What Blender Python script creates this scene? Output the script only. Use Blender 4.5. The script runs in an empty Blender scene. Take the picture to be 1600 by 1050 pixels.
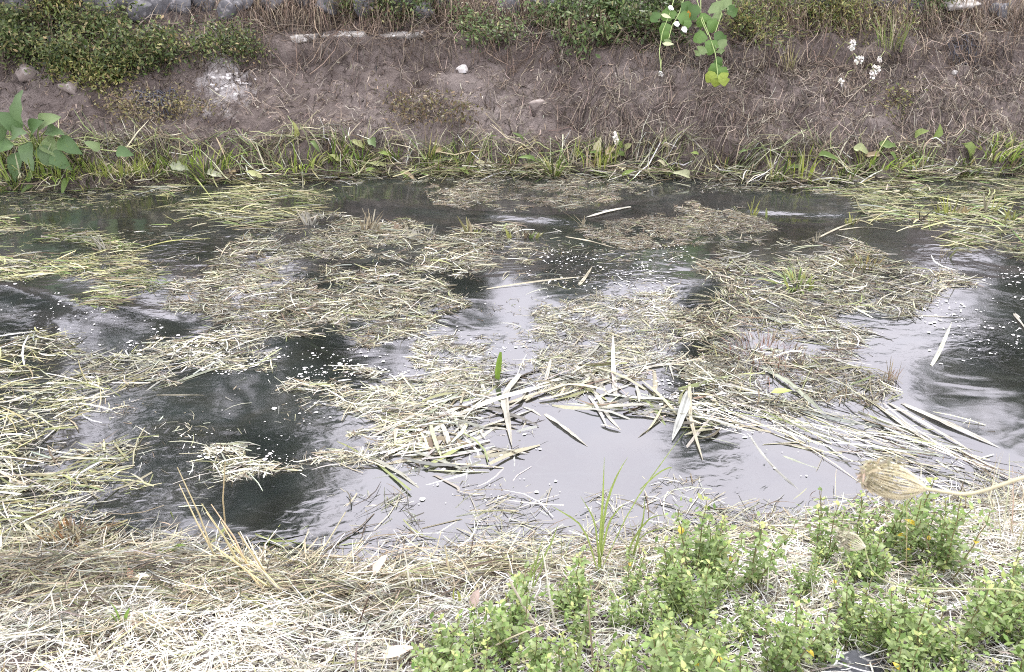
import bpy, math, random
import numpy as np
from mathutils import Vector, Matrix

# ------------------------------------------------------------------ camera, sky, sun, exposure
SC = bpy.context.scene
COL = SC.collection
CAMH, PITCH, FPX = 2.3, math.radians(28.0), 1400.0
cam_d = bpy.data.cameras.new('camera')
cam = bpy.data.objects.new('camera', cam_d); COL.objects.link(cam)
cam.location = (0, 0, CAMH); cam.rotation_euler = (math.radians(90) - PITCH, 0, 0)
cam_d.sensor_width = 36; cam_d.lens = 36 * FPX / 1600
cam_d.clip_start = 0.05; cam_d.clip_end = 2000
cam_d.dof.use_dof = True; cam_d.dof.focus_distance = 4.2; cam_d.dof.aperture_fstop = 14
SC.camera = cam

SUN_EL, SUN_AZ = math.radians(58), math.radians(20)      # azimuth from +Y towards +X
w = bpy.data.worlds.new('World'); SC.world = w; w.use_nodes = True
nt = w.node_tree; nt.nodes.clear()
out = nt.nodes.new('ShaderNodeOutputWorld'); bg = nt.nodes.new('ShaderNodeBackground')
sky = nt.nodes.new('ShaderNodeTexSky'); sky.sky_type = 'NISHITA'; sky.sun_disc = False
sky.sun_elevation = SUN_EL; sky.sun_rotation = SUN_AZ; sky.air_density = 1.2; sky.dust_density = 2.0
tc = nt.nodes.new('ShaderNodeTexCoord')
cn = nt.nodes.new('ShaderNodeTexNoise'); cn.inputs['Scale'].default_value = 2.2; cn.inputs['Detail'].default_value = 6
cr = nt.nodes.new('ShaderNodeValToRGB')
cr.color_ramp.elements[0].position = 0.30; cr.color_ramp.elements[0].color = (0.80, 0.80, 0.80, 1)
cr.color_ramp.elements[1].position = 0.62; cr.color_ramp.elements[1].color = (0.97, 0.97, 0.97, 1)
mx = nt.nodes.new('ShaderNodeMix'); mx.data_type = 'RGBA'
mx.inputs[7].default_value = (12.2, 11.9, 12.8, 1)       # overcast cloud deck, faintly lavender
nt.links.new(tc.outputs['Generated'], cn.inputs['Vector']); nt.links.new(cn.outputs['Fac'], cr.inputs['Fac'])
nt.links.new(cr.outputs['Color'], mx.inputs[0]); nt.links.new(sky.outputs['Color'], mx.inputs[6])
nt.links.new(mx.outputs[2], bg.inputs['Color']); bg.inputs['Strength'].default_value = 0.10
nt.links.new(bg.outputs[0], out.inputs['Surface'])

sun_d = bpy.data.lights.new('sun', 'SUN'); sun_d.energy = 1.5; sun_d.angle = math.radians(10); sun_d.color = (1.0, 0.965, 0.91)
sun = bpy.data.objects.new('sun', sun_d); COL.objects.link(sun)
sd = Vector((math.sin(SUN_AZ) * math.cos(SUN_EL), math.cos(SUN_AZ) * math.cos(SUN_EL), math.sin(SUN_EL)))
sun.rotation_euler = sd.to_track_quat('Z', 'Y').to_euler(); sun.location = (0, 0, 20)
SC.view_settings.view_transform = 'Standard'; SC.view_settings.look = 'None'
SC.view_settings.exposure = 1.22; SC.view_settings.gamma = 1.0; SC.view_settings.use_curve_mapping = False
SC.render.engine = 'CYCLES'
SC.cycles.max_bounces = 4; SC.cycles.diffuse_bounces = 2; SC.cycles.glossy_bounces = 2
SC.cycles.transparent_max_bounces = 6; SC.cycles.transmission_bounces = 2
SC.cycles.caustics_reflective = False; SC.cycles.caustics_refractive = False
SC.cycles.sample_clamp_indirect = 4.0
SC.cycles.use_denoising = False; SC.cycles.filter_width = 1.05

rng = np.random.default_rng(11)
random.seed(5)
U = lambda a, b, n=None: rng.uniform(a, b, n)

# ------------------------------------------------------------------ helpers
def hash2(ix, iy, seed):
    h = (ix.astype(np.int64) * 374761393 + iy.astype(np.int64) * 668265263 + seed * 974711) & 0x7fffffff
    h = ((h ^ (h >> 13)) * 1274126177) & 0x7fffffff
    h = (h ^ (h >> 16)) & 0xffff
    return h / 65535.0
def vnoise(x, y, seed=0):
    x = np.asarray(x, float); y = np.asarray(y, float)
    ix = np.floor(x); iy = np.floor(y); fx = x - ix; fy = y - iy
    fx = fx * fx * (3 - 2 * fx); fy = fy * fy * (3 - 2 * fy)
    a = hash2(ix, iy, seed); b = hash2(ix + 1, iy, seed); c = hash2(ix, iy + 1, seed); d = hash2(ix + 1, iy + 1, seed)
    return (a * (1 - fx) + b * fx) * (1 - fy) + (c * (1 - fx) + d * fx) * fy
def fbm(x, y, seed=0, oct=4):
    s = 0; a = 0.5; t = 0
    for o in range(oct):
        s = s + a * vnoise(np.asarray(x) * 2 ** o, np.asarray(y) * 2 ** o, seed + o * 7); t += a; a *= .5
    return s / t
def ray(x, y):
    x = np.asarray(x, float); y = np.asarray(y, float)
    cx = (x - 800) / FPX; cy = -(y - 525) / FPX
    d = np.stack([cx, np.cos(PITCH) + cy * np.sin(PITCH), -np.sin(PITCH) + cy * np.cos(PITCH)], -1)
    return d
def wpt(x, y, z=0.0):
    """photo pixel -> point on the horizontal plane z"""
    d = ray(x, y); t = (z - CAMH) / d[..., 2]
    return np.stack([d[..., 0] * t, d[..., 1] * t, np.zeros_like(t) + z], -1)
def dpt(x, y, dist):
    d = ray(x, y); d = d / np.linalg.norm(d)
    return np.array([0, 0, CAMH]) + d * dist

_n = np.array([(-900, 840), (-300, 850), (0, 868), (250, 858), (430, 893), (560, 903), (700, 880), (900, 866), (1050, 850), (1300, 815), (1600, 785), (2500, 760)], float)
_nw = wpt(_n[:, 0], _n[:, 1])
_f = np.array([(-600, 300), (0, 295), (200, 286), (400, 280), (700, 271), (1000, 274), (1200, 286), (1400, 280), (1600, 268), (2300, 262)], float)
_fw = wpt(_f[:, 0], _f[:, 1])
def yN(x): return np.interp(x, _nw[:, 0], _nw[:, 1])
def yF(x): return np.interp(x, _fw[:, 0], _fw[:, 1])
FS = np.array([-1.4, -.4, -.03, 0, .05, .10, .17, .32, .97, 1.06, 1.10, 1.18, 1.40, 1.50, 2.4, 2.9, 4, 900])
FZ = np.array([-.36, -.14, -.03, 0, .06, .15, .20, .25, .66, .70, .80, .86, .90, .98, 1.85, 2.05, 2.1, 2.1])
NS = np.array([-1.3, -.35, 0, .15, .5, 1.2, 2.5, 5, 900])
NZ = np.array([-.36, -.10, 0, .06, .17, .37, .68, .75, .75])
HOLL = [(wpt(a, 250)[0], b, c) for (a, b, c) in ((275, .12, 0), (585, .13, 0), (975, .13, 0), (1120, .12, 0), (1310, .14, 0), (60, .12, 0), (700, .11, 0))]
def H(x, y):
    x = np.asarray(x, float); y = np.asarray(y, float)
    lump = (fbm(x * 1.1, y * 1.1, 3, 3) - .5)
    s = y - yF(x) + .30 * lump
    lipv = .45 + 1.25 * fbm(x * 1.3, x * 0 + 4.2, 17, 3)
    zf = np.interp(s, FS, FZ); zf = np.where((s > 0) & (s < .6), zf * (1 + (lipv - 1) * np.clip((.6 - s) / .4, 0, 1)), zf)
    for (hx, hs, hr_) in HOLL: zf = zf - np.where(s > .03, .24, 0) * np.exp(-((x - hx) / .15) ** 2 - ((s - hs) / .09) ** 2); zn = np.interp(yN(x) - y, NS, NZ)
    z = np.maximum(zf, zn)
    land = np.clip((z + .02) / .12, 0, 1)
    far = np.clip((y - 5) / 1, 0, 1)
    rough = (fbm(x * 5, y * 5, 21, 4) - .5) * (.05 + .09 * far) + (fbm(x * 20, y * 20, 40, 3) - .5) * (.022 + .03 * far) - .05 * far * np.clip(.12 - np.abs(fbm(x * 4, y * 6, 88, 3) - .5), 0, 1) / .12
    rough += .05 * (fbm(x * 2.2, y * 2.2, 61, 2) - .5)
    near_fade = np.clip(1 - (np.maximum(np.abs(x), np.abs(y)) - 12) / 20, 0, 1)
    return z + rough * land * near_fade + (1 - land) * (fbm(x * 2, y * 2, 77, 3) - .5) * .06 * (z < -.05)
_gx = np.arange(-8, 8.01, .035); _gy = np.arange(.2, 16, .035)
_GH = H(*np.meshgrid(_gx, _gy))
def Hq(x, y):
    """terrain height looked up in a fine table"""
    u = np.clip((x + 8) / .035, 0, len(_gx) - 1.01); v = np.clip((y - .2) / .035, 0, len(_gy) - 1.01)
    i = u.astype(int); j = v.astype(int); fu = u - i; fv = v - j
    return (_GH[j, i] * (1 - fu) + _GH[j, i + 1] * fu) * (1 - fv) + (_GH[j + 1, i] * (1 - fu) + _GH[j + 1, i + 1] * fu) * fv
def gpt(x, y):
    """photo pixel -> point on the terrain (or the water surface)"""
    d = ray(x, y); d = d / np.linalg.norm(d)
    t = np.arange(1.2, 16, .02)
    P = np.array([0, 0, CAMH])[None] + d[None] * t[:, None]
    i = int(np.argmax(P[:, 2] < np.maximum(Hq(P[:, 0], P[:, 1]), 0.0)))
    return P[i] * 1.0

def mesh_arrays(name, V, F, tint=None, mats=(), smooth=False):
    V = np.asarray(V, np.float32).reshape(-1, 3); F = np.asarray(F, np.int32)
    k = F.shape[1]
    me = bpy.data.meshes.new(name)
    me.vertices.add(len(V)); me.vertices.foreach_set('co', V.ravel())
    me.loops.add(F.size); me.loops.foreach_set('vertex_index', F.ravel())
    me.polygons.add(len(F)); me.polygons.foreach_set('loop_start', np.arange(0, F.size, k, dtype=np.int32))
    me.polygons.foreach_set('loop_total', np.full(len(F), k, np.int32))
    if smooth: me.polygons.foreach_set('use_smooth', np.ones(len(F), bool))
    if tint is not None:
        T = np.ones((len(V), 4), np.float32); T[:, :3] = np.asarray(tint, np.float32).reshape(-1, 3)
        a = me.attributes.new('tint', 'FLOAT_COLOR', 'POINT'); a.data.foreach_set('color', T.ravel())
    for m in mats: me.materials.append(m)
    me.update(calc_edges=True); me.validate()
    return me
KIDS = {}
def link(name, data, parent=None, loc=(0, 0, 0), rot=(0, 0, 0), scale=(1, 1, 1)):
    o = bpy.data.objects.new(name, data); COL.objects.link(o)
    o.location = loc; o.rotation_euler = rot; o.scale = scale
    if parent: o.parent = parent; KIDS.setdefault(parent.name, []).append(o)
    return o
def tag(o, label=None, cat=None, group=None, kind=None):
    if label: o['label'] = label
    if cat: o['category'] = cat
    if group: o['group'] = group
    if kind: o['kind'] = kind
    return o
def thing(name, label, cat, loc=(0, 0, 0), group=None, rz=0.0):
    return tag(link(name, None, None, tuple(float(c) for c in loc), (0, 0, rz)), label, cat, group)
def copy_tree(o, parent=None):
    c = o.copy(); COL.objects.link(c); c.parent = parent
    for ch in KIDS.get(o.name, []): copy_tree(ch, c)
    return c

class G:
    """collects quads with a tint per vertex"""
    def __init__(s): s.V = []; s.F = []; s.T = []; s.n = 0
    def add(s, V, F, T):
        V = np.asarray(V, float).reshape(-1, 3); F = np.asarray(F, int).reshape(-1, 4)
        T = np.broadcast_to(np.asarray(T, float), (len(V), 3))
        s.V.append(V); s.F.append(F + s.n); s.T.append(T); s.n += len(V)
    def ribbons(s, P, HW, side, T):
        """P (N,K,3) centre lines, HW (N,K) half widths, side (N,K,3), T (N,3)"""
        N, K, _ = P.shape
        L = P - side * HW[..., None]; R = P + side * HW[..., None]
        V = np.stack([L, R], 2).reshape(-1, 3)
        base = np.arange(N)[:, None] * (2 * K) + np.arange(K - 1)[None] * 2
        F = np.stack([base, base + 1, base + 3, base + 2], -1).reshape(-1, 4)
        s.add(V, F, np.repeat(T, 2 * K, axis=0))
    def tube(s, P, R, T, n=6):
        P = np.asarray(P, float); K = len(P); R = np.broadcast_to(np.asarray(R, float), (K,))
        D = np.gradient(P, axis=0); D /= np.linalg.norm(D, axis=1)[:, None] + 1e-9
        a = np.array([0, 0, 1.0]) if abs(D[:, 2]).mean() < .8 else np.array([1.0, 0, 0])
        X = np.cross(D, a); X /= np.linalg.norm(X, axis=1)[:, None] + 1e-9; Y = np.cross(D, X)
        th = np.arange(n) * 2 * np.pi / n
        V = P[:, None] + (X[:, None] * np.cos(th)[None, :, None] + Y[:, None] * np.sin(th)[None, :, None]) * R[:, None, None]
        i = np.arange(K - 1)[:, None] * n; j = np.arange(n)[None]
        F = np.stack([i + j, i + (j + 1) % n, i + n + (j + 1) % n, i + n + j], -1)
        s.add(V, F, T)
    def mesh(s, name, mat, smooth=False):
        return mesh_arrays(name, np.concatenate(s.V), np.concatenate(s.F), np.concatenate(s.T), [mat], smooth)
    def obj(s, name, mat, parent=None, smooth=False, **k):
        return link(name, s.mesh(name, mat, smooth), parent, **k)

def pick(pal, n, var=.18):
    """n colours from a palette [(weight, rgb)...] with random value shifts"""
    wts = np.array([p[0] for p in pal], float); wts /= wts.sum()
    c = np.array([p[1] for p in pal], float)[rng.choice(len(pal), n, p=wts)]
    return np.clip(c * (1 + rng.normal(0, var, (n, 1))) * (1 + rng.normal(0, .04, (n, 3))), .01, .9)

def in_poly(x, y, poly):
    c = np.zeros(x.shape, bool); n = len(poly); j = n - 1
    for i in range(n):
        xi, yi = poly[i]; xj, yj = poly[j]
        t = ((yi > y) != (yj > y)) & (x < (xj - xi) * (y - yi) / (yj - yi + 1e-12) + xi)
        c ^= t; j = i
    return c

# ------------------------------------------------------------------ materials
def nodes(name):
    m = bpy.data.materials.new(name); m.use_nodes = True; t = m.node_tree; t.nodes.clear()
    o = t.nodes.new('ShaderNodeOutputMaterial')
    return m, t, o, lambda k: t.nodes.new(k)
def strand_mat(name, rough=.6, trans=.25, spec=.3):
    m, t, o, N = nodes(name)
    a = N('ShaderNodeAttribute'); a.attribute_name = 'tint'
    tc = N('ShaderNodeTexCoord'); n = N('ShaderNodeTexNoise'); n.inputs['Scale'].default_value = 60; n.inputs['Detail'].default_value = 3
    t.links.new(tc.outputs['Object'], n.inputs['Vector'])
    mr = N('ShaderNodeMapRange'); mr.inputs['To Min'].default_value = .7; mr.inputs['To Max'].default_value = 1.3
    t.links.new(n.outputs['Fac'], mr.inputs['Value'])
    mu = N('ShaderNodeMix'); mu.data_type = 'RGBA'; mu.blend_type = 'MULTIPLY'; mu.inputs[0].default_value = 1
    t.links.new(a.outputs['Color'], mu.inputs[6]); t.links.new(mr.outputs[0], mu.inputs[7])
    b = N('ShaderNodeBsdfPrincipled'); b.inputs['Roughness'].default_value = rough; b.inputs['Specular IOR Level'].default_value = spec
    t.links.new(mu.outputs[2], b.inputs['Base Color'])
    if trans > 0:
        tr = N('ShaderNodeBsdfTranslucent'); t.links.new(mu.outputs[2], tr.inputs['Color'])
        ms = N('ShaderNodeMixShader'); ms.inputs[0].default_value = trans
        t.links.new(b.outputs[0], ms.inputs[1]); t.links.new(tr.outputs[0], ms.inputs[2]); t.links.new(ms.outputs[0], o.inputs['Surface'])
    else: t.links.new(b.outputs[0], o.inputs['Surface'])
    return m
M_STRAW = strand_mat('dry_straw', .55, .2, .35)
M_LEAF = strand_mat('green_leaf', .45, .3, .35)
M_STEM = strand_mat('stem', .55, 0, .3)
M_WET = strand_mat('wet_reed', .3, .15, .6)
M_FOAM = strand_mat('foam', .5, 0, .4)
M_BARK = strand_mat('bark', .85, 0, .2)

def stone_mat(name, c1, c2, lichen):
    m, t, o, N = nodes(name)
    tc = N('ShaderNodeTexCoord'); g = N('ShaderNodeNewGeometry')
    n = N('ShaderNodeTexNoise'); n.inputs['Scale'].default_value = 9; n.inputs['Detail'].default_value = 8; n.inputs['Roughness'].default_value = .65
    n2 = N('ShaderNodeTexNoise'); n2.inputs['Scale'].default_value = 22; n2.inputs['Detail'].default_value = 5
    t.links.new(g.outputs['Position'], n.inputs['Vector']); t.links.new(g.outputs['Position'], n2.inputs['Vector'])
    r = N('ShaderNodeValToRGB'); r.color_ramp.elements[0].position = .3; r.color_ramp.elements[1].position = .7
    r.color_ramp.elements[0].color = (*c1, 1); r.color_ramp.elements[1].color = (*c2, 1)
    t.links.new(n.outputs['Fac'], r.inputs['Fac'])
    r2 = N('ShaderNodeValToRGB'); r2.color_ramp.elements[0].position = .56; r2.color_ramp.elements[1].position = .66
    t.links.new(n2.outputs['Fac'], r2.inputs['Fac'])
    mu = N('ShaderNodeMix'); mu.data_type = 'RGBA'; mu.inputs[7].default_value = (*lichen, 1)
    t.links.new(r2.outputs[0], mu.inputs[0]); t.links.new(r.outputs[0], mu.inputs[6])
    b = N('ShaderNodeBsdfPrincipled'); b.inputs['Roughness'].default_value = .85
    bp = N('ShaderNodeBump'); bp.inputs['Strength'].default_value = .7; bp.inputs['Distance'].default_value = .02
    t.links.new(n.outputs['Fac'], bp.inputs['Height']); t.links.new(bp.outputs[0], b.inputs['Normal'])
    t.links.new(mu.outputs[2], b.inputs['Base Color']); t.links.new(b.outputs[0], o.inputs['Surface'])
    return m
M_STONE = stone_mat('grey_stone', (.055, .055, .062), (.16, .157, .165), (.27, .26, .265))
M_PALE = stone_mat('pale_concrete', (.22, .20, .18), (.44, .42, .39), (.62, .6, .58))
M_CHALK = stone_mat('chalky_lump', (.45, .42, .40), (.65, .62, .6), (.75, .74, .74))
M_MUDSTONE = stone_mat('muddy_stone', (.15, .12, .105), (.27, .23, .21), (.34, .31, .29))
M_DARKROCK = stone_mat('dark_rock', (.03, .033, .04), (.10, .105, .12), (.5, .5, .5))

def ground_mat():
    m, t, o, N = nodes('mud')
    g = N('ShaderNodeNewGeometry'); sp = N('ShaderNodeSeparateXYZ'); t.links.new(g.outputs['Position'], sp.inputs[0])
    def noise(s, d=6, r=.6):
        n = N('ShaderNodeTexNoise'); n.inputs['Scale'].default_value = s; n.inputs['Detail'].default_value = d; n.inputs['Roughness'].default_value = r
        t.links.new(g.outputs['Position'], n.inputs['Vector']); return n
    def mixc(f, a, b):
        x = N('ShaderNodeMix'); x.data_type = 'RGBA'
        for s, v in ((0, f), (6, a), (7, b)):
            if isinstance(v, tuple): x.inputs[s].default_value = (*v, 1)
            elif isinstance(v, (int, float)): x.inputs[s].default_value = v
            else: t.links.new(v, x.inputs[s])
        return x.outputs[2]
    def mrange(v, a, b, c=0., d=1.):
        x = N('ShaderNodeMapRange'); x.inputs[1].default_value = a; x.inputs[2].default_value = b; x.inputs[3].default_value = c; x.inputs[4].default_value = d
        t.links.new(v, x.inputs[0]); return x.outputs[0]
    big = noise(1.3); mid = noise(7, 8, .65); fine = noise(45, 6, .7)
    mud = mixc(mrange(mid.outputs[0], .32, .68), (.098, .074, .064), (.225, .183, .166))
    mud = mixc(mrange(big.outputs[0], .52, .70), mud, (.27, .228, .208))            # drier, paler patches
    mud = mixc(mrange(fine.outputs[0], .55, .75), mud, (.060, .043, .036))
    # chalk spill on the far bank
    v = N('ShaderNodeVectorMath'); v.operation = 'SUBTRACT'; CH = gpt(352, 138); v.inputs[1].default_value = tuple(CH)
    t.links.new(g.outputs['Position'], v.inputs[0])
    v2 = N('ShaderNodeVectorMath'); v2.operation = 'MULTIPLY'; v2.inputs[1].default_value = (2.2, 1.5, 1.5); t.links.new(v.outputs[0], v2.inputs[0])
    ln = N('ShaderNodeVectorMath'); ln.operation = 'LENGTH'; t.links.new(v2.outputs[0], ln.inputs[0])
    ad = N('ShaderNodeMath'); ad.operation = 'MULTIPLY_ADD'; ad.inputs[1].default_value = 2.4; n4 = noise(9, 9, .75); t.links.new(n4.outputs[0], ad.inputs[0]); t.links.new(ln.outputs['Value'], ad.inputs[2])
    mud = mixc(mrange(ad.outputs[0], 1.25, 1.75, .85, 0.), mud, (.62, .59, .58))
    # river bed below the water line
    bed = mixc(mrange(mid.outputs[0], .4, .65), (.050, .055, .036), (.150, .145, .085))
    bed = mixc(mrange(noise(2.6).outputs[0], .5, .62), bed, (.085, .105, .035))
    col = mixc(mrange(sp.outputs[2], -.05, .04), bed, mud)
    b = N('ShaderNodeBsdfPrincipled'); t.links.new(col, b.inputs['Base Color'])
    t.links.new(mrange(sp.outputs[2], 0, .2, .45, .88), b.inputs['Roughness'])
    ad2 = N('ShaderNodeMath'); ad2.operation = 'ADD'; t.links.new(mid.outputs[0], ad2.inputs[0]); t.links.new(fine.outputs[0], ad2.inputs[1])
    bp = N('ShaderNodeBump'); bp.inputs['Strength'].default_value = 1.0; bp.inputs['Distance'].default_value = .045
    t.links.new(ad2.outputs[0], bp.inputs['Height']); t.links.new(bp.outputs[0], b.inputs['Normal'])
    t.links.new(b.outputs[0], o.inputs['Surface'])
    return m

def water_mat():
    m, t, o, N = nodes('river_water')
    g = N('ShaderNodeNewGeometry')
    mp = N('ShaderNodeMapping'); mp.inputs['Scale'].default_value = (1.0, 1.6, 1.0); t.links.new(g.outputs['Position'], mp.inputs['Vector'])
    def noise(s, d, src):
        n = N('ShaderNodeTexNoise'); n.inputs['Scale'].default_value = s; n.inputs['Detail'].default_value = d; n.inputs['Distortion'].default_value = .6
        t.links.new(src, n.inputs['Vector']); return n.outputs[0]
    rip = noise(11, 2, mp.outputs[0]); wide = noise(2.6, 2, mp.outputs[0]); mask = noise(1.1, 3, g.outputs['Position'])
    mr = N('ShaderNodeMapRange'); mr.inputs[1].default_value = .42; mr.inputs[2].default_value = .68; mr.inputs[3].default_value = .08; mr.inputs[4].default_value = 1
    t.links.new(mask, mr.inputs[0])
    mu = N('ShaderNodeMath'); mu.operation = 'MULTIPLY'; t.links.new(rip, mu.inputs[0]); t.links.new(mr.outputs[0], mu.inputs[1])
    b1 = N('ShaderNodeBump'); b1.inputs['Strength'].default_value = .5; b1.inputs['Distance'].default_value = .006; t.links.new(mu.outputs[0], b1.inputs['Height'])
    b2 = N('ShaderNodeBump'); b2.inputs['Strength'].default_value = .45; b2.inputs['Distance'].default_value = .009; t.links.new(wide, b2.inputs['Height'])
    t.links.new(b1.outputs[0], b2.inputs['Normal'])
    fr = N('ShaderNodeFresnel'); fr.inputs['IOR'].default_value = 2.75; t.links.new(b2.outputs[0], fr.inputs['Normal'])
    gl = N('ShaderNodeBsdfGlossy'); gl.inputs['Roughness'].default_value = .085; gl.inputs['Color'].default_value = (.98, .96, 1, 1); t.links.new(b2.outputs[0], gl.inputs['Normal'])
    tr = N('ShaderNodeBsdfTransparent'); tr.inputs['Color'].default_value = (.60, .68, .64, 1)
    df = N('ShaderNodeBsdfDiffuse'); df.inputs['Color'].default_value = (.025, .038, .040, 1)
    silt = noise(1.7, 7, g.outputs['Position']); sr = N('ShaderNodeMapRange'); sr.inputs[1].default_value = .38; sr.inputs[2].default_value = .66; sr.inputs[3].default_value = .30; sr.inputs[4].default_value = .75
    t.links.new(silt, sr.inputs[0]); sc_ = N('ShaderNodeMix'); sc_.data_type = 'RGBA'; sc_.inputs[6].default_value = (.022, .036, .040, 1); sc_.inputs[7].default_value = (.060, .058, .046, 1)
    t.links.new(noise(4.3, 6, g.outputs['Position']), sc_.inputs[0]); t.links.new(sc_.outputs[2], df.inputs['Color'])
    ms0 = N('ShaderNodeMixShader'); t.links.new(sr.outputs[0], ms0.inputs[0]); t.links.new(tr.outputs[0], ms0.inputs[1]); t.links.new(df.outputs[0], ms0.inputs[2])
    ms = N('ShaderNodeMixShader'); t.links.new(fr.outputs[0], ms.inputs[0]); t.links.new(ms0.outputs[0], ms.inputs[1]); t.links.new(gl.outputs[0], ms.inputs[2])
    t.links.new(ms.outputs[0], o.inputs['Surface'])
    return m

# ------------------------------------------------------------------ ground (banks + river bed, one sheet to the horizon)
def axis(fine, lo, hi, far):
    g = []; d = .3; v = lo
    while v > -far: v -= d; d *= 1.35; g.append(v)
    h = []; d = .3; v = hi
    while v < far: v += d; d *= 1.35; h.append(v)
    return np.array(g[::-1] + list(fine) + h)
xs = axis(np.arange(-5.6, 5.61, .032), -5.6, 5.6, 600)
ys = axis(np.concatenate([np.arange(1.2, 3.1, .035), np.arange(3.1, 6.4, .08), np.arange(6.4, 8.9, .022), np.arange(8.9, 10.5, .1)]), 1.2, 10.5, 600)
def sheet(name, xs, ys, zf, mat):
    X, Y = np.meshgrid(xs, ys); Z = zf(X, Y)
    nx, ny = len(xs), len(ys)
    i = (np.arange(ny - 1)[:, None] * nx + np.arange(nx - 1)[None]).reshape(-1)
    F = np.stack([i, i + 1, i + nx + 1, i + nx], -1)
    return link(name, mesh_arrays(name, np.stack([X, Y, Z], -1), F, None, [mat], True))
tag(sheet('ground', xs, ys, H, ground_mat()), 'brown muddy river banks and dark river bed', kind='structure')

# swells and standing waves of the stream
BUMPS = [((540, 312), (900, 345), .007, .14), ((880, 335), (1060, 305), .008, .10), ((1160, 305), (1330, 312), .008, .12), ((1180, 335), (1300, 340), -.012, .08),
         ((0, 450), (240, 500), .012, .12), ((640, 335), (860, 352), -.004, .09)]
def wz(x, y):
    x = np.asarray(x, float); y = np.asarray(y, float)
    z = (fbm(x * 1.4, y * 2.0, 91, 2) - .5) * .010
    for (a, b, h, wd) in BUMPS:
        A = wpt(*a)[:2]; B = wpt(*b)[:2]; d = B - A; L = np.hypot(*d)
        u = ((x - A[0]) * d[0] + (y - A[1]) * d[1]) / L; v = ((x - A[0]) * -d[1] + (y - A[1]) * d[0]) / L
        e = np.clip(np.maximum(-u, u - L), 0, None)
        z = z + h * np.exp(-(v / wd) ** 2 - (e / .18) ** 2)
    return z
wx = axis(np.arange(-5.2, 5.21, .05), -5.2, 5.2, 80)
tag(sheet('water', wx, np.concatenate([np.arange(1.6, 3.1, .06), np.arange(3.1, 8.0, .035)]), wz, water_mat()), 'dark slow river water reflecting pale sky and trees', kind='structure')

# ------------------------------------------------------------------ trees on the far bank (mirrored in the water)
PAL_TREE = [(3, (.035, .055, .02)), (2, (.055, .08, .025)), (1, (.08, .10, .035))]
def tree(name, label, x, y, top, rad, nleaf, slim=1.0):
    z0 = float(H(x, y)); h = top - z0
    root = thing(name, label, 'tree', (x, y, z0 - .05), 'trees on the far bank mirrored in the water')
    g = G(); lean = U(-.1, .1, 2)
    zz = np.linspace(0, h * .8, 8); tp = np.stack([lean[0] * zz + .05 * np.sin(zz * 2), lean[1] * zz, zz], -1)
    g.tube(tp, np.linspace(.05 + .022 * h, .015, 8), (.09, .07, .055), 8)
    tips = []
    for k in range(int(7 + h * 2)):
        s = U(.15, 1); a = U(0, 6.28); p0 = np.array([np.interp(s * h * .8, zz, tp[:, i]) for i in range(3)])
        prof = math.sin(math.pi * min(.98, .12 + .8 * s)) ** .7
        r = rad * prof * U(.55, 1.0); e = p0 + np.array([math.cos(a) * r, math.sin(a) * r, r * U(.1, .7) * slim])
        mid = (p0 + e) / 2 + np.array([0, 0, .08 * r]); q = np.stack([p0, mid, e])
        g.tube(q, [.012 + .008 * h * (1 - s), .01, .004], (.09, .07, .055), 5); tips += [e, mid, p0 + (e - p0) * .75]
    g.obj('trunk', M_BARK, root)
    tips = np.array(tips); c = tips[rng.integers(len(tips), size=nleaf)]
    P = c + rng.normal(0, 1, (nleaf, 3)) * np.array([.20, .20, .18]) * (rad / 1.4) ** .5
    P[:, 2] = np.maximum(P[:, 2], .15)
    l = U(.035, .07, nleaf) * 1.6
    d = rng.normal(0, 1, (nleaf, 3)); d[:, 2] -= .4; d /= np.linalg.norm(d, axis=1)[:, None]
    sd_ = np.cross(d, rng.normal(0, 1, (nleaf, 3))); sd_ /= np.linalg.norm(sd_, axis=1)[:, None]
    PP = np.stack([P, P + d * l[:, None], P + d * (2 * l)[:, None]], 1)
    HW = np.stack([l * .1, l * .5, l * .08], 1)
    c_ = G(); c_.ribbons(PP, HW, np.repeat(sd_[:, None], 3, 1), pick(PAL_TREE, nleaf))
    tag(c_.obj('crown', M_LEAF, root), kind='stuff')
for a in [('leafy_tree', 'tall dark tree mirrored at the left edge of the water', -9.3, 11.8, 9.6, 2.3, 8000),
          ('leafy_tree', 'tall spreading tree mirrored in the left part of the water', -6.6, 11.3, 9.8, 2.0, 8000),
          ('leafy_tree', 'tree mirrored left of the bright sky patch in the water', -4.3, 11.5, 8.6, 1.5, 6500),
          ('leafy_tree', 'small tree mirrored beside the left end of the bright patch', -2.55, 11.4, 5.2, 1.0, 4500),
          ('leafy_shrub', 'low shrub on the bank top mirrored in the middle of the water', -1.0, 11.4, 3.0, 1.1, 3000),
          ('leafy_shrub', 'low rounded shrub mirrored just right of the middle', 1.0, 11.8, 3.0, 1.2, 3000),
          ('slender_tree', 'slender tall tree mirrored as a dark streak right of the middle', 2.95, 11.5, 6.5, .55, 2500, 2.0),
          ('leafy_shrub', 'low shrub mirrored beside the slender dark streak', 4.6, 11.7, 3.4, 1.0, 2500),
          ('leafy_tree', 'broad tree mirrored at the right edge of the water', 7.7, 11.6, 5.4, 1.7, 5000),
          ('leafy_tree', 'tall tree beyond the right end of the far bank', 10.4, 12.0, 6.6, 2.1, 5000)]:
    tree(*a)

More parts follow.
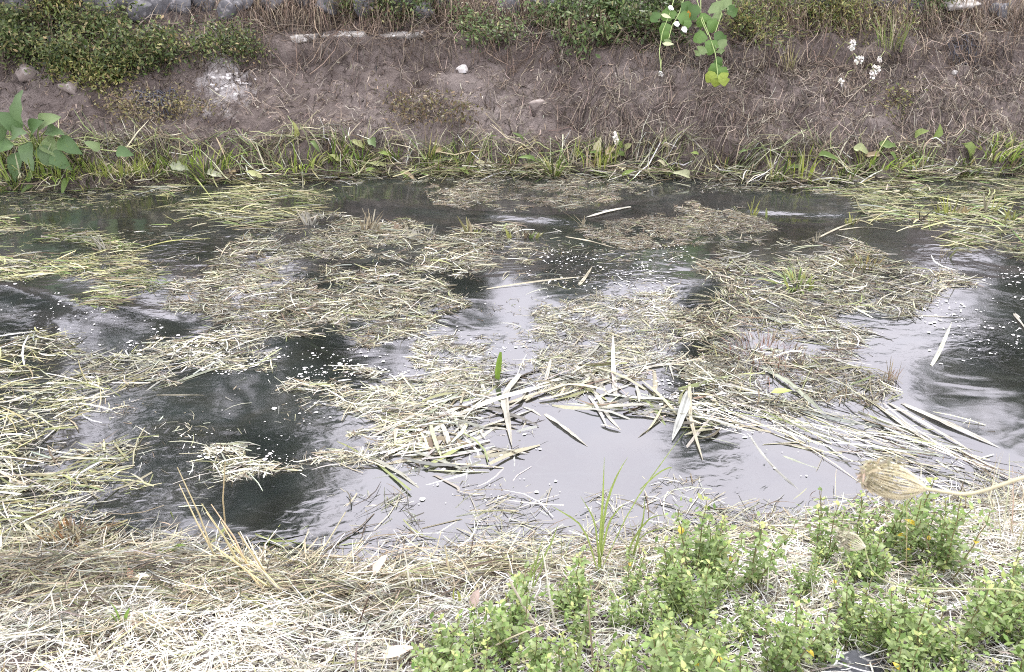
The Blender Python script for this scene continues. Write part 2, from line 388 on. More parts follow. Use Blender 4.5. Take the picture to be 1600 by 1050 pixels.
# ------------------------------------------------------------------ floating cut reed, mat by mat
STRAW = (.52, .495, .345); PALE = (.72, .71, .60); OLIVE = (.25, .27, .125); GREEN = (.19, .265, .085); BROWN = (.19, .15, .10); GREY = (.36, .36, .31); DARK = (.085, .075, .058); YEL = (.45, .43, .22)
P_STRAW = [(3.5, STRAW), (1.5, PALE), (2.5, GREY), (1.5, OLIVE), (2.5, BROWN), (1.5, DARK)]
P_BROWN = [(2, (.31, .26, .19)), (2.5, BROWN), (2, GREY), (1, STRAW), (1, DARK), (.6, OLIVE)]
P_GREEN = [(3, YEL), (2.5, OLIVE), (1.5, GREEN), (2, STRAW), (1, GREY), (1, BROWN)]
P_PALE = [(4, PALE), (4, STRAW), (1.2, GREY), (.6, OLIVE), (.6, BROWN)]
def poly_pts(poly, n, seed, ragged=.5, fn=3.0, z=0.0):
    """n points on the plane z inside a polygon given by its corners, thinned by noise so its edge is ragged"""
    pw = wpt(np.array(poly, float)[:, 0], np.array(poly, float)[:, 1], z)[:, :2]
    lo, hi = pw.min(0) - .12, pw.max(0) + .12; out_ = np.zeros((0, 2)); k = 0
    while len(out_) < n and k < 60:
        q = U(0, 1, (n * 3, 2)) * (hi - lo) + lo
        wob = np.stack([fbm(q[:, 0] * 4, q[:, 1] * 4, seed + 5, 3) - .5, fbm(q[:, 0] * 4, q[:, 1] * 4, seed + 9, 3) - .5], -1) * .6
        keep = in_poly(q[:, 0] + wob[:, 0], q[:, 1] + wob[:, 1], pw)
        d = fbm(q[:, 0] * fn, q[:, 1] * fn * 1.5, seed, 4)
        d2 = fbm(q[:, 0] * fn * 3.7, q[:, 1] * fn * 5.0, seed + 3, 3)
        keep &= U(0, 1, len(q)) < np.clip((d - ragged + .10) / .18, .035, 1) * np.clip((d2 - .30) / .18, .05, 1)
        out_ = np.concatenate([out_, q[keep]]); k += 1
    area = .5 * abs(np.dot(pw[:, 0], np.roll(pw[:, 1], 1)) - np.dot(pw[:, 1], np.roll(pw[:, 0], 1)))
    return out_[:n], area
def area_of(poly, z=0.0):
    pw = wpt(np.array(poly, float)[:, 0], np.array(poly, float)[:, 1], z)[:, :2]
    return .5 * abs(np.dot(pw[:, 0], np.roll(pw[:, 1], 1)) - np.dot(pw[:, 1], np.roll(pw[:, 0], 1)))
def lying(g, xy, zf, ang, spread, L, Wd, pal, thick, K=4, bend=.25, tilt=.06, tint=None, sink=0.0):
    n = len(xy); a = ang + rng.normal(0, spread, n); a += np.pi * (U(0, 1, n) < .5)
    L = U(L[0], L[1], n) * U(.6, 1.15, n); t = np.linspace(-.5, .5, K)
    d = np.stack([np.cos(a), np.sin(a)], -1); p = np.stack([-np.sin(a), np.cos(a)], -1)
    bd = rng.normal(0, bend * .45, n) * np.where(U(0, 1, n) < .12, 2.5, 1)
    XY = xy[:, None] + d[:, None] * (t[None, :, None] * L[:, None, None]) + p[:, None] * ((t[None] ** 2 * 2 - .1) * (bd * L)[:, None])[..., None]
    z = zf(XY[..., 0], XY[..., 1]) + (U(0, 1, n) ** 1.6 * thick - sink * U(0, 1, n) ** 2)[:, None] + np.clip(rng.normal(0, tilt, n), -.15, .35)[:, None] * (t[None] * L[:, None])
    z += (rng.normal(0, .03, n) * L)[:, None] * np.cos(t * np.pi)[None]
    z = np.maximum(z, zf(XY[..., 0], XY[..., 1]) - .006 - sink)
    P = np.concatenate([XY, z[..., None]], -1)
    roll = rng.normal(0, .5, n); s3 = np.concatenate([p * np.cos(roll)[:, None], np.sin(roll)[:, None]], -1)
    W_ = U(Wd[0], Wd[1], n) * .5
    taper = np.interp(np.linspace(0, 1, K), [0, .3, .8, 1], [.75, 1, .9, .35])
    g.ribbons(P, W_[:, None] * taper[None], np.repeat(s3[:, None], K, 1), pick(pal, n, .32) * (.46 + .72 * fbm(xy[:, 0] * 2.1, xy[:, 1] * 2.8, 55, 3))[:, None] if tint is None else tint)
wsurf = lambda x, y: wz(x, y) + .003
def mat_patch(label, poly, dens, ang, spread, L, Wd, pal, thick, chaff=1.0, ragged=.45, seed=0, fn=3.0, mat=None, name='floating_reed_mat', zf=None):
    A = area_of(poly); n = int(A * dens * .74); g = G(); thick *= .42; Wd = (Wd[0] * .6, Wd[1] * .75); spread *= 1.45; L = (L[0] * .6, L[1] * .75)
    xy, _ = poly_pts(poly, n, seed, ragged, fn)
    lying(g, xy, zf or wsurf, ang, spread, L, Wd, pal, thick, tilt=.045, sink=.02)
    nc = int(n * chaff * 4.2)
    if nc:
        xy, _ = poly_pts(poly, nc, seed, ragged - .03, fn)
        lying(g, xy, zf or wsurf, ang, 1.2, (.012, .07), (.002, .006), pal + [(2.5, BROWN), (2, DARK), (1.5, GREY)], thick * .7, K=2, bend=0, sink=.012)
    return tag(g.obj(name, mat or M_STRAW), label, 'reed mat', 'mats of cut reed floating on the river', 'stuff')
MATS = [
 ('olive green mat of cut reed along the left edge below the far bank', [(-60, 335), (120, 345), (210, 370), (235, 430), (200, 490), (150, 480), (95, 430), (-60, 440)], 1500, .0, .3, (.10, .35), (.006, .014), P_GREEN, .02, 1.0, .42),
 ('thin greenish weed film under the far bank at the left', [(-60, 290), (220, 288), (235, 325), (-60, 330)], 900, .0, .3, (.10, .30), (.004, .010), P_GREEN, .006, 1.2, .46),
 ('pale green stalks drifting off the far bank left of the middle', [(225, 290), (430, 275), (560, 288), (480, 330), (400, 352), (270, 345), (230, 320)], 900, -.1, .35, (.15, .55), (.006, .013), P_GREEN, .03, .8, .47),
 ('large brownish mat of cut reed in the upper middle of the river', [(300, 440), (350, 385), (470, 340), (570, 350), (860, 365), (860, 390), (730, 420), (705, 500), (640, 520), (540, 545), (420, 548), (330, 525), (285, 475)], 2100, .12, .5, (.08, .32), (.005, .011), P_STRAW, .045, 1.3, .40),
 ('small brown island of fine debris near the far bank', [(650, 290), (800, 280), (960, 284), (1000, 296), (880, 326), (720, 322)], 2200, .0, .4, (.06, .22), (.004, .008), P_BROWN, .012, 2.0, .40),
 ('reddish brown mat of fine debris right of the middle', [(880, 352), (1010, 325), (1090, 310), (1170, 332), (1205, 358), (1150, 378), (980, 382)], 2400, .05, .4, (.06, .20), (.004, .008), P_BROWN, .02, 2.2, .38),
 ('wide mat of tangled reed in the right half of the river', [(1090, 380), (1330, 378), (1420, 418), (1510, 432), (1440, 470), (1350, 500), (1330, 560), (1400, 575), (1400, 625), (1300, 660), (1190, 640), (1080, 570), (1060, 480), (1110, 440)], 1900, -.15, .6, (.08, .34), (.005, .011), P_STRAW, .05, 1.3, .41),
 ('bright pale mat of cut reed in the middle of the river', [(700, 525), (830, 495), (1060, 455), (1100, 560), (1000, 590), (850, 615), (760, 610), (670, 580)], 2300, .15, .5, (.06, .24), (.004, .010), P_PALE, .015, 1.8, .40),
 ('dense pale tongue of reed trailing left of the white leaves', [(430, 605), (520, 580), (640, 590), (780, 585), (830, 610), (760, 650), (690, 690), (640, 730), (540, 735), (440, 748), (350, 748), (345, 732), (470, 700), (560, 665), (500, 630)], 2600, .2, .45, (.07, .28), (.005, .011), P_PALE, .045, 1.0, .38),
 ('pale ribbon of reed curving between the dark pools on the left', [(140, 595), (300, 535), (340, 505), (400, 520), (440, 560), (300, 592), (190, 628)], 1800, .25, .4, (.08, .32), (.005, .011), P_PALE, .03, 1.2, .40),
 ('thick yellowish reed bed at the left edge near the viewer', [(-80, 525), (60, 530), (150, 550), (230, 595), (170, 640), (135, 690), (185, 710), (170, 780), (120, 840), (-80, 850)], 1500, .1, .45, (.10, .42), (.005, .013), P_PALE + [(3, YEL), (1.5, OLIVE)], .06, .8, .40),
 ('green cut stalks and leaves at the right edge below the far bank', [(1290, 292), (1430, 275), (1660, 270), (1660, 410), (1560, 400), (1480, 352), (1340, 348)], 1100, -.1, .4, (.10, .45), (.006, .016), P_GREEN, .04, .9, .42),
 ('long diagonal strands drifting right of the white leaves', [(1060, 600), (1200, 610), (1300, 640), (1440, 670), (1560, 720), (1420, 745), (1300, 735), (1180, 690), (1080, 655)], 750, -.55, .22, (.25, .8), (.006, .013), P_PALE, .03, .6, .44),
 ('loose nest of dry stalks in front of the middle of the near bank', [(640, 830), (700, 785), (800, 752), (860, 772), (890, 820), (960, 880), (860, 895), (700, 890)], 650, .2, .7, (.12, .40), (.004, .008), P_PALE, .035, .4, .46),
 ('dark little nest of stalks beside the deep pool at the near bank', [(470, 880), (530, 808), (640, 800), (640, 830), (580, 850), (560, 905), (490, 905)], 900, .6, .6, (.12, .40), (.004, .009), P_STRAW, .05, .6, .42),
 ('scattered dry stalks in front of the green herbs at the near bank', [(950, 770), (1060, 765), (1310, 785), (1340, 830), (1060, 862), (940, 850)], 800, .1, .8, (.08, .30), (.004, .008), P_PALE, .03, .8, .42),
 ('wet brown olive straw at the left end of the near bank', [(-60, 838), (120, 830), (300, 850), (450, 885), (470, 920), (300, 930), (-60, 950)], 1500, .15, .5, (.10, .4), (.004, .009), [(3, (.30, .26, .17)), (2, OLIVE), (2, BROWN), (2, GREY), (1, STRAW)], .05, 1.0, .38),
 ('thin film of straw along the far bank in the middle', [(420, 272), (700, 268), (1000, 272), (1200, 284), (1330, 286), (1330, 298), (1180, 300), (1000, 290), (700, 284), (430, 292)], 900, 0, .35, (.08, .3), (.004, .009), P_STRAW, .012, 1.0, .47),
 ('tangle of bleached torn reed leaves around the standing green blade', [(640, 640), (760, 575), (1000, 545), (1140, 600), (1110, 690), (1000, 650), (860, 670), (740, 725), (650, 720)], 420, .3, .5, (.14, .5), (.012, .032), [(3, (.60, .585, .51)), (2, STRAW), (1.5, GREY), (.7, OLIVE), (.6, BROWN)], .03, 1.0, .42),
 ('sparse pale scraps drifting across the dark pool on the left', [(180, 600), (430, 590), (520, 690), (420, 760), (250, 800), (180, 730)], 130, .1, .9, (.05, .25), (.003, .006), P_PALE, .006, 1.0, .5),
 ('sparse scraps drifting between the mats in the upper middle', [(700, 400), (900, 380), (1080, 390), (1070, 460), (850, 500), (720, 500)], 260, .1, .6, (.05, .25), (.003, .007), P_STRAW, .008, 1.0, .5),
 ('sparse scraps drifting in the upper left channel', [(200, 350), (340, 350), (330, 430), (260, 480), (200, 480)], 220, .0, .5, (.05, .3), (.003, .007), P_STRAW, .006, 1.0, .5),
]
for i, mdef in enumerate(MATS):
    mat_patch(*mdef, seed=100 + i * 13)
# drowned stalks seen through the water
g = G(); xy, _ = poly_pts([(-60, 420), (600, 560), (1660, 420), (1660, 760), (900, 860), (-60, 860)], 2600, 900, .42, 1.5)
lying(g, xy, lambda x, y: np.zeros_like(x) - .075, .15, .5, (.15, .6), (.006, .014), [(2, (.40, .40, .28)), (1, (.30, .33, .22))], .05, bend=.3, tilt=.02)
xy, _ = poly_pts([(560, 720), (900, 620), (1100, 640), (1500, 720), (1300, 780), (1000, 790), (640, 810)], 420, 910, .40, 2.0)
lying(g, xy, lambda x, y: np.zeros_like(x) - .03, .2, .9, (.08, .45), (.004, .016), [(2, (.62, .60, .52)), (1, (.45, .45, .36)), (1, (.25, .22, .16))], .02, bend=.4, tilt=.01)
tag(g.obj('drowned_reed', M_WET), 'pale drowned reed stalks just under the water surface', 'reed', None, 'stuff')

for (lab, poly, n_) in (('dark green weed under the water left of the leaning stalks', [(180, 820), (300, 815), (450, 850), (450, 900), (300, 880), (180, 860)], 900), ('dark green weed in the deep pool at the near bank', [(490, 850), (600, 845), (610, 905), (500, 915)], 500)):
    g = G(); xy, _ = poly_pts(poly, n_, 950, .40, 3.0); lying(g, xy, lambda x, y: np.zeros_like(x) - .03, .4, .7, (.06, .25), (.004, .012), [(2, (.10, .13, .03)), (1, (.18, .21, .06)), (1, (.05, .07, .02))], .03, bend=.5, tilt=.05)
    tag(g.obj('drowned_weed', M_WET), lab, 'water weed', None, 'stuff')
# foam flecks
def foam(label, poly, n, seed, size=(.006, .016), ragged=.45):
    xy, _ = poly_pts(poly, int(n * .8), seed, ragged + .05, 3.2); n = len(xy)
    th = np.arange(6) * np.pi / 3; r = size[0] * .42 + (size[1] - size[0]) * U(0, 1, n) ** 4 * 1.0; el = U(.5, 1, n); a = rng.normal(0, .4, n)
    x = r[:, None] * np.cos(th)[None] * U(.8, 1.2, (n, 6)); y = r[:, None] * el[:, None] * np.sin(th)[None]
    X = xy[:, :1] + x * np.cos(a)[:, None] - y * np.sin(a)[:, None]; Y = xy[:, 1:] + x * np.sin(a)[:, None] + y * np.cos(a)[:, None]
    Z = wz(X, Y) + .004; top = np.concatenate([xy, (wz(xy[:, 0], xy[:, 1]) + .004 + r * .3)[:, None]], 1)[:, None]
    V = np.concatenate([np.stack([X, Y, Z], -1), top], 1)
    F = []
    for k in (0, 2, 4): F.append([6, k, (k + 1) % 6, (k + 2) % 6])
    F = (np.arange(n)[:, None, None] * 7 + np.array(F)[None]).reshape(-1, 4)
    g = G(); g.add(V.reshape(-1, 3), F, (.80, .79, .78))
    tag(g.obj('foam_flecks', M_FOAM, smooth=True), label, 'foam', 'white foam flecks on the river', 'stuff')
foam('white foam flecks on the teal pool at the left edge', [(-40, 450), (120, 470), (300, 520), (330, 540), (200, 590), (-40, 520)], 300, 31)
foam('white foam flecks dotting the dark pool left of the middle', [(330, 560), (640, 545), (660, 590), (480, 690), (330, 720), (300, 620)], 420, 32)
foam('white foam flecks on the dark channel right of the middle', [(860, 385), (1060, 380), (1090, 440), (900, 520), (700, 560), (650, 520), (830, 440)], 900, 33, (.004, .012))
foam('white foam flecks on the dark pool at the right', [(1330, 440), (1640, 420), (1640, 540), (1400, 560), (1330, 520)], 380, 34)
foam('white foam flecks between the diagonal strands at the right', [(1050, 580), (1240, 640), (1320, 720), (1200, 720), (1050, 660)], 420, 35)
foam('few white foam flecks on the pale water near the viewer', [(560, 740), (980, 640), (1080, 720), (1000, 760), (700, 800), (560, 800)], 60, 36)
foam('white foam flecks caught along the reed near the left pool', [(260, 530), (420, 500), (480, 560), (330, 580)], 420, 37, (.005, .014))

# ------------------------------------------------------------------ single broad leaves and stalks on the water
def blade(label, pts, w, tint, z=.012, arch=0.0, endz=None, group=None, name='reed_leaf', mat=None, startw=.6):
    """one broad leaf: pts are photo pixels on the water, w its width in metres"""
    p = np.array(pts, float); W = wpt(p[:, 0], p[:, 1], 0.0); k = 13; z = z * .3 - .002; w = w * .72; arch = arch * .4
    s = np.r_[0, np.cumsum(np.linalg.norm(np.diff(W, axis=0), axis=1))]; u = np.linspace(0, s[-1], k)
    C = np.stack([np.interp(u, s, W[:, i]) for i in range(3)], -1)
    for _ in range(2): C[1:-1] = (C[:-2] + 2 * C[1:-1] + C[2:]) / 4
    t = np.linspace(0, 1, k)
    C[:, 2] = z + arch * np.sin(np.pi * t) + (0 if endz is None else endz * t ** 1.6) + wz(C[:, 0], C[:, 1])
    o3 = C[0].copy(); C = C - o3
    D = np.gradient(C, axis=0); D /= np.linalg.norm(D, axis=1)[:, None]
    S = np.cross(D, [0, 0, 1.0]); S /= np.linalg.norm(S, axis=1)[:, None]
    up = np.cross(S, D)
    tw = np.cumsum(rng.normal(0, .09, k)); S2 = S * np.cos(tw)[:, None] + up * np.sin(tw)[:, None]; up2 = np.cross(S2, D)
    hw = w * .5 * np.interp(t, [0, .1, .45, .8, 1], [startw, .9, 1, .7, .08]) * (1 + rng.normal(0, .06, k))
    A = np.linspace(-1, 1, 9); cup = np.abs(A) * .10 + .05 * np.sin(A * 5 + rng.uniform(0, 6))
    jag = np.zeros((k, 9)); jag[0] = rng.normal(0, .25, 9) * w; jag[-1] = rng.normal(0, .1, 9) * w
    V = (C[:, None] + S2[:, None] * (hw[:, None] * A[None])[..., None] + up2[:, None] * (hw[:, None] * cup[None])[..., None] + D[:, None] * jag[..., None]).reshape(-1, 3); F = []
    for i in range(k - 1):
        for j in range(8): F.append([i * 9 + j, i * 9 + j + 1, i * 9 + j + 10, i * 9 + j + 9])
    vein = rng.uniform(.62, 1.12, 9); vein[4] *= .85
    T = np.array(tint)[None] * (np.tile(vein, k) * np.repeat(rng.uniform(.70, 1.1, k), 9))[:, None]; st = rng.random(len(T)) < .06; T[st] *= np.array([.55, .5, .42])
    g = G(); g.add(V, F, np.clip(T, 0, .9))
    return tag(g.obj(name, mat or M_STRAW, None, True, loc=tuple(o3)), label, 'reed leaf' if name == 'reed_leaf' else name.replace('_', ' '), group)
WHT = (.60, .58, .50); WARM = (.52, .48, .36); GRG = (.34, .37, .28); GHOST = (.42, .43, .40)
LV = [
 ('broad white leaf folded down over the others, middle of the river', [(812, 588), (786, 622), (793, 660), (800, 700)], .050, WHT, .05, .02),
 ('broad whitish leaf tip sinking under the water below the folded leaf', [(797, 690), (800, 720), (800, 745)], .046, GHOST, -.004, 0),
 ('long white leaf with a dark gap beneath, left of the folded leaf', [(712, 652), (770, 632), (830, 614), (862, 602)], .042, WHT, .03, .05),
 ('white leaf lying along the upper side of the dark gap', [(690, 650), (735, 634), (790, 612)], .034, WHT, .03, .02),
 ('white leaf running right from behind the folded leaf', [(790, 632), (840, 618), (900, 598)], .034, WARM, .02, .02),
 ('lower white leaf passing under the folded leaf', [(730, 676), (775, 662), (835, 640)], .036, WHT, .012, .012),
 ('short upright white leaf left of the dark gap', [(690, 664), (700, 690), (706, 710)], .032, WHT, .03, .02),
 ('long white leaf leading left to the brown scrap', [(705, 706), (650, 716), (590, 728)], .038, WARM, .01, .0),
 ('white leaf sinking at the lower left of the pale tongue', [(690, 728), (640, 738), (575, 750)], .032, GHOST, .002, .0),
 ('ghostly leaf tip pointing down under the pale water', [(738, 704), (733, 735), (727, 776)], .034, GHOST, -.004, .0),
 ('white leaf slanting down right, on the pale water', [(852, 648), (880, 668), (918, 698)], .038, WHT, .01, .01),
 ('white leaf bent like an elbow above the pale water', [(915, 600), (938, 625), (948, 650), (970, 672)], .032, WHT, .012, .01),
 ('short white leaf left of the bent one', [(898, 572), (925, 592), (952, 618)], .040, WHT, .012, .015),
 ('upright white leaf standing in the pale mat', [(962, 620), (958, 580), (957, 534)], .034, WHT, .01, .0, .05),
 ('white horizontal leaf right of the pale mat', [(980, 584), (1020, 573), (1080, 566)], .034, WHT, .012, .01),
 ('small triangular white leaf hanging below the horizontal leaf', [(1022, 580), (1024, 600), (1022, 622)], .034, WARM, .012, .0),
 ('long thin white stalk crossing the pale water', [(930, 630), (1000, 624), (1078, 620)], .014, WHT, .01, .0),
 ('broad greyish leaf forming the left side of the tent shape', [(1077, 612), (1066, 650), (1050, 690)], .062, GHOST, .03, .03),
 ('thin pale leaf forming the right side of the tent shape', [(1077, 600), (1078, 660), (1098, 722)], .026, WARM, .03, .02),
 ('pale leaf leaning right from the top of the tent shape', [(1078, 628), (1096, 645), (1110, 668)], .040, GHOST, .012, .0),
 ('broad curved grey leaf reaching towards the green herbs', [(1164, 676), (1190, 715), (1215, 742), (1256, 772)], .052, (.50, .50, .45), -.002, .0),
 ('drowned grey green leaf right of the broad curved one', [(1185, 700), (1240, 722), (1320, 748)], .050, GRG, -.006, .0),
 ('long grey leaf slanting through the right mat', [(1190, 575), (1230, 600), (1290, 650)], .040, GRG, .03, .02),
 ('dark grey leaf half under the right mat', [(1245, 640), (1300, 655), (1390, 668)], .034, (.30, .33, .30), .012, .0),
 ('leftmost of the parallel long white leaves at the right', [(1372, 634), (1420, 672), (1475, 706)], .036, WHT, .012, .015),
 ('middle one of the parallel long white leaves at the right', [(1388, 630), (1450, 668), (1520, 708)], .030, WHT, .016, .02),
 ('broadest of the parallel long white leaves at the right', [(1412, 632), (1470, 660), (1560, 700)], .050, WHT, .014, .02),
 ('lowest of the long white leaves, slanting down right', [(1405, 655), (1450, 695), (1500, 715)], .028, WARM, .01, .0),
 ('grey green leaf edging the pale ribbon, pointing right', [(278, 597), (330, 580), (405, 563)], .034, GRG, .012, .01),
 ('straight pale stalk at the left edge, upper of two', [(-30, 748), (50, 743), (140, 738)], .020, WARM, .03, .0),
 ('straight pale stalk at the left edge, lower of two', [(-30, 832), (50, 818), (130, 796)], .022, (.50, .52, .36), .04, .0),
 ('white torn leaf with a green tail under the far bank', [(213, 292), (250, 293), (335, 292)], .040, (.62, .64, .48), .02, .01),
 ('pale leaf curling beside the upper standing wave', [(985, 325), (950, 333), (915, 342)], .050, WHT, .03, .02),
 ('pale thin stalk pointing right below the brown island', [(884, 370), (920, 376), (962, 388)], .024, WARM, .015, .0),
 ('pale bent stalk lying across the dark channel', [(760, 452), (840, 442), (920, 432)], .020, WARM, .01, .02),
 ('small upright fold at the end of the bent stalk', [(905, 446), (916, 436), (925, 428)], .034, WARM, .015, .0, .05),
 ('straight pale stalk rising right, upper right of the river', [(1278, 372), (1310, 358), (1352, 342)], .026, WARM, .02, .02),
 ('pale stalk bent down right from the rising one', [(1310, 360), (1350, 356), (1395, 360)], .022, WARM, .02, .01),
 ('long thin white stalk lying above the right mat', [(1085, 379), (1140, 378), (1200, 379)], .014, WHT, .012, .0),
 ('pale blade lifting its tip out of the dark pool at the right', [(1455, 572), (1466, 556), (1480, 530)], .030, (.60, .61, .50), .01, .0, .10),
 ('white leaf entering from the right edge, above the dark pool', [(1585, 490), (1600, 510), (1625, 540)], .060, WHT, .012, .0),
 ('white foamy leaf streak on the dark pool at the right', [(1378, 496), (1440, 493), (1515, 497)], .022, WHT, .008, .0),
 ('green stalk hooked over the water below the far bank', [(264, 250), (300, 280), (335, 320)], .018, (.40, .43, .16), .10, .08),
 ('yellow green stalk bending over the dark upper left channel', [(215, 390), (265, 378), (330, 373)], .016, (.50, .50, .18), .012, .02),
 ('thick pale stalk end left of the dead stump row', [(380, 268), (400, 272), (415, 280)], .050, (.58, .60, .38), .05, .02),
 ('long straight stalk along the ribbon of reed', [(245, 618), (320, 618), (320, 618.5)], .008, WARM, .01, .0),
]
for a in LV: blade(*a)
for i in range(26):
    while True:
        x = U(640, 1130); y = U(560, 725)
        if in_poly(np.array([x]), np.array([y]), [(640, 640), (760, 580), (1000, 555), (1130, 600), (1110, 700), (1000, 660), (860, 690), (740, 725), (660, 715)])[0]: break
    a = rng.normal(.35, .75) * (1 if U(0, 1) < .6 else -1); L_ = U(25, 75)
    blade('narrow bleached reed leaf drifting among the broad white leaves', [(x - L_ * math.cos(a) / 2, y + L_ * .6 * math.sin(a) / 2), (x + U(-5, 5), y + U(-3, 3)), (x + L_ * math.cos(a) / 2, y - L_ * .6 * math.sin(a) / 2)], U(.010, .028), WHT if i % 3 else WARM, U(.004, .03), U(0, .02), group='narrow reed leaves among the broad white ones')

def leaf_mesh(name, L, W, tint, mat=None, cup=.25, droop=.35, k=5, round_=False, edge=.0):
    """ovate leaf along +X, its base at the origin"""
    t = np.linspace(0, 1, k)
    hw = W * .5 * (np.sin(np.pi * np.clip(t, 0, 1) ** .75) ** .8 if not round_ else np.sqrt(np.clip(1 - (2 * t - 1) ** 2, 0, 1)) * (1 - .2 * t))
    hw[0] = W * .04; hw[-1] = W * .03
    C = np.stack([t * L, 0 * t, -droop * L * t ** 2 + .12 * L * t], -1)
    e = rng.normal(0, edge * W, (k, 2))
    Lf = C + np.stack([0 * t, -hw + e[:, 0], cup * hw], -1); Rt = C + np.stack([0 * t, hw + e[:, 1], cup * hw], -1)
    V = np.stack([Lf, C, Rt], 1).reshape(-1, 3); F = []
    for i in range(k - 1):
        for j in range(2): F.append([i * 3 + j, i * 3 + j + 1, i * 3 + j + 4, i * 3 + j + 3])
    T = np.array(tint)[None] * np.where(np.arange(len(V)) % 3 == 1, 1.18, 1.0)[:, None] * (1 + rng.normal(0, .05, (len(V), 1)))
    return mesh_arrays(name, V, F, np.clip(T, 0, .9), [mat or M_LEAF], True)

# standing things in the water
def stub(label, x, y, specs, name='reed_stump', cat='reed stump', group='cut stumps standing in the river'):
    """specs: (dx_px, height m, lean_x, lean_y, width m, tint)"""
    b = wpt(x, y, 0); root = thing(name, label, cat, (b[0], b[1], -.03), group)
    specs = [(a[0] + U(-3, 3), a[1] * U(.5, 1.05), a[2] + rng.normal(0, .35), rng.normal(0, .3), a[4] * U(.18, .45), np.array(a[5]) * U(.45, .95)) for a in specs for _ in range(4 if len(specs) > 1 else 1)] if name == 'reed_stump' else specs
    for (dx, h, lx, ly, wd, tint) in specs:
        k = 5; t = np.linspace(0, 1, k); o = dx / FPX * 5.0
        C = np.stack([o + lx * h * t ** 1.3, ly * h * t, t * (h + .03)], -1)
        az = U(-.6, .6); S = np.tile(np.array([math.cos(az), math.sin(az), 0]), (k, 1)); D = np.cross(S, [0, 0, 1])
        hw = wd * .5 * np.interp(t, [0, .5, .9, 1], [.8, 1, .8, U(.1, .5)])
        V = np.stack([C - S * hw[:, None], C + D * hw[:, None] * .35, C + S * hw[:, None]], 1).reshape(-1, 3); F = []
        for i in range(k - 1):
            for j in range(2): F.append([i * 3 + j, i * 3 + j + 1, i * 3 + j + 4, i * 3 + j + 3])
        T = np.clip(np.array(tint)[None] * (1 + rng.normal(0, .12, (len(V), 1))), .01, .9)
        g = G(); g.add(V, F, T); g.obj('leaf_stub', M_STRAW, root, True)
stub('single fresh green leaf blade standing up in the pale mat', 776, 592, [(0, .155, .14, 0, .034, (.17, .27, .04))], 'water_iris', 'leaf', None)
TAN = (.50, .43, .30); YG = (.38, .40, .13)
stub('white torn stump on the left of the stump row', 482, 352, [(0, .13, -.2, 0, .04, WHT), (6, .09, .3, 0, .05, WHT), (-4, .12, -.4, 0, .03, WARM), (10, .05, .5, 0, .05, GREY)])
stub('shaggy tan stump beside the standing wave', 578, 362, [(-14, .15, .1, 0, .03, TAN), (-6, .18, .3, 0, .04, TAN), (0, .15, .5, 0, .03, WARM), (8, .1, .6, 0, .03, TAN), (-10, .12, .6, 0, .02, BROWN), (4, .16, .1, 0, .02, TAN), (12, .07, .5, 0, .05, WARM)])
stub('pink brown curled leaf right of the shaggy tan stump', 616, 360, [(0, .06, .1, 0, .06, (.45, .36, .28)), (6, .05, .5, 0, .04, (.5, .4, .3))])
stub('group of thin white stalks in the stump row', 650, 368, [(-12, .13, -.35, 0, .014, WARM), (-4, .06, .1, 0, .05, WHT), (8, .08, -.1, 0, .02, WHT), (16, .07, .4, 0, .03, WARM), (28, .10, .1, 0, .02, WHT)])
stub('thick leaning green tan stump in the stump row', 735, 366, [(-4, .15, -.35, 0, .05, (.42, .40, .20)), (4, .12, -.1, 0, .04, TAN), (8, .05, .5, 0, .05, YG)])
stub('low pile of pale stalk ends at the right end of the stump row', 818, 372, [(-26, .07, -.4, 0, .06, YG), (-8, .12, -.2, 0, .02, WARM), (4, .06, .5, 0, .05, BROWN), (12, .05, .6, 0, .04, GREEN), (20, .05, .9, 0, .04, YG)])
stub('thin upright stalk beside the reddish brown mat', 914, 352, [(0, .12, -.5, 0, .016, TAN), (-4, .05, .3, 0, .02, WARM)])
stub('pair of white sticks rising from the olive mat', 165, 390, [(-8, .13, -.45, 0, .018, WHT), (4, .17, -.4, 0, .02, WHT), (8, .08, .1, 0, .03, WARM)])
stub('green upright stalk in the right upper channel', 1175, 335, [(0, .13, -.2, 0, .022, YG), (4, .06, .5, 0, .03, YG)])
stub('green folded leaf beside the upright stalk', 1196, 338, [(0, .06, .3, 0, .06, (.30, .36, .12))])
stub('short green stump below the standing wave at the right', 1330, 350, [(0, .08, .1, 0, .03, YG), (6, .06, .5, 0, .03, TAN), (-5, .05, -.3, 0, .03, YG)])
stub('thick cluster of yellow green cut stems at the right', 1485, 335, [(-22, .10, -.6, 0, .03, YG), (-6, .16, -.1, 0, .03, (.42, .46, .12)), (4, .13, .1, 0, .035, YG), (14, .11, .3, 0, .04, TAN), (24, .08, .6, 0, .04, (.48, .38, .2))])
stub('dark stump with a pale curled leaf at the right', 1540, 330, [(0, .14, .0, 0, .03, OLIVE), (-2, .18, -.2, 0, .05, WARM), (14, .12, .2, 0, .03, YG)])
stub('green leaning stump near the right edge', 1575, 345, [(-8, .12, .3, 0, .03, YG), (6, .09, .6, 0, .04, GREEN), (12, .13, -.1, 0, .03, YG)])
stub('black pointed stump under the yellow stems', 1437, 345, [(0, .10, .1, 0, .025, DARK), (3, .05, .4, 0, .02, DARK)])
stub('two brown stubs standing in the right mat', 1475, 402, [(-5, .10, .1, 0, .016, TAN), (8, .08, .2, 0, .016, OLIVE)])
stub('thin white post standing at the end of the right mat', 1497, 442, [(0, .13, .0, 0, .018, WHT)])
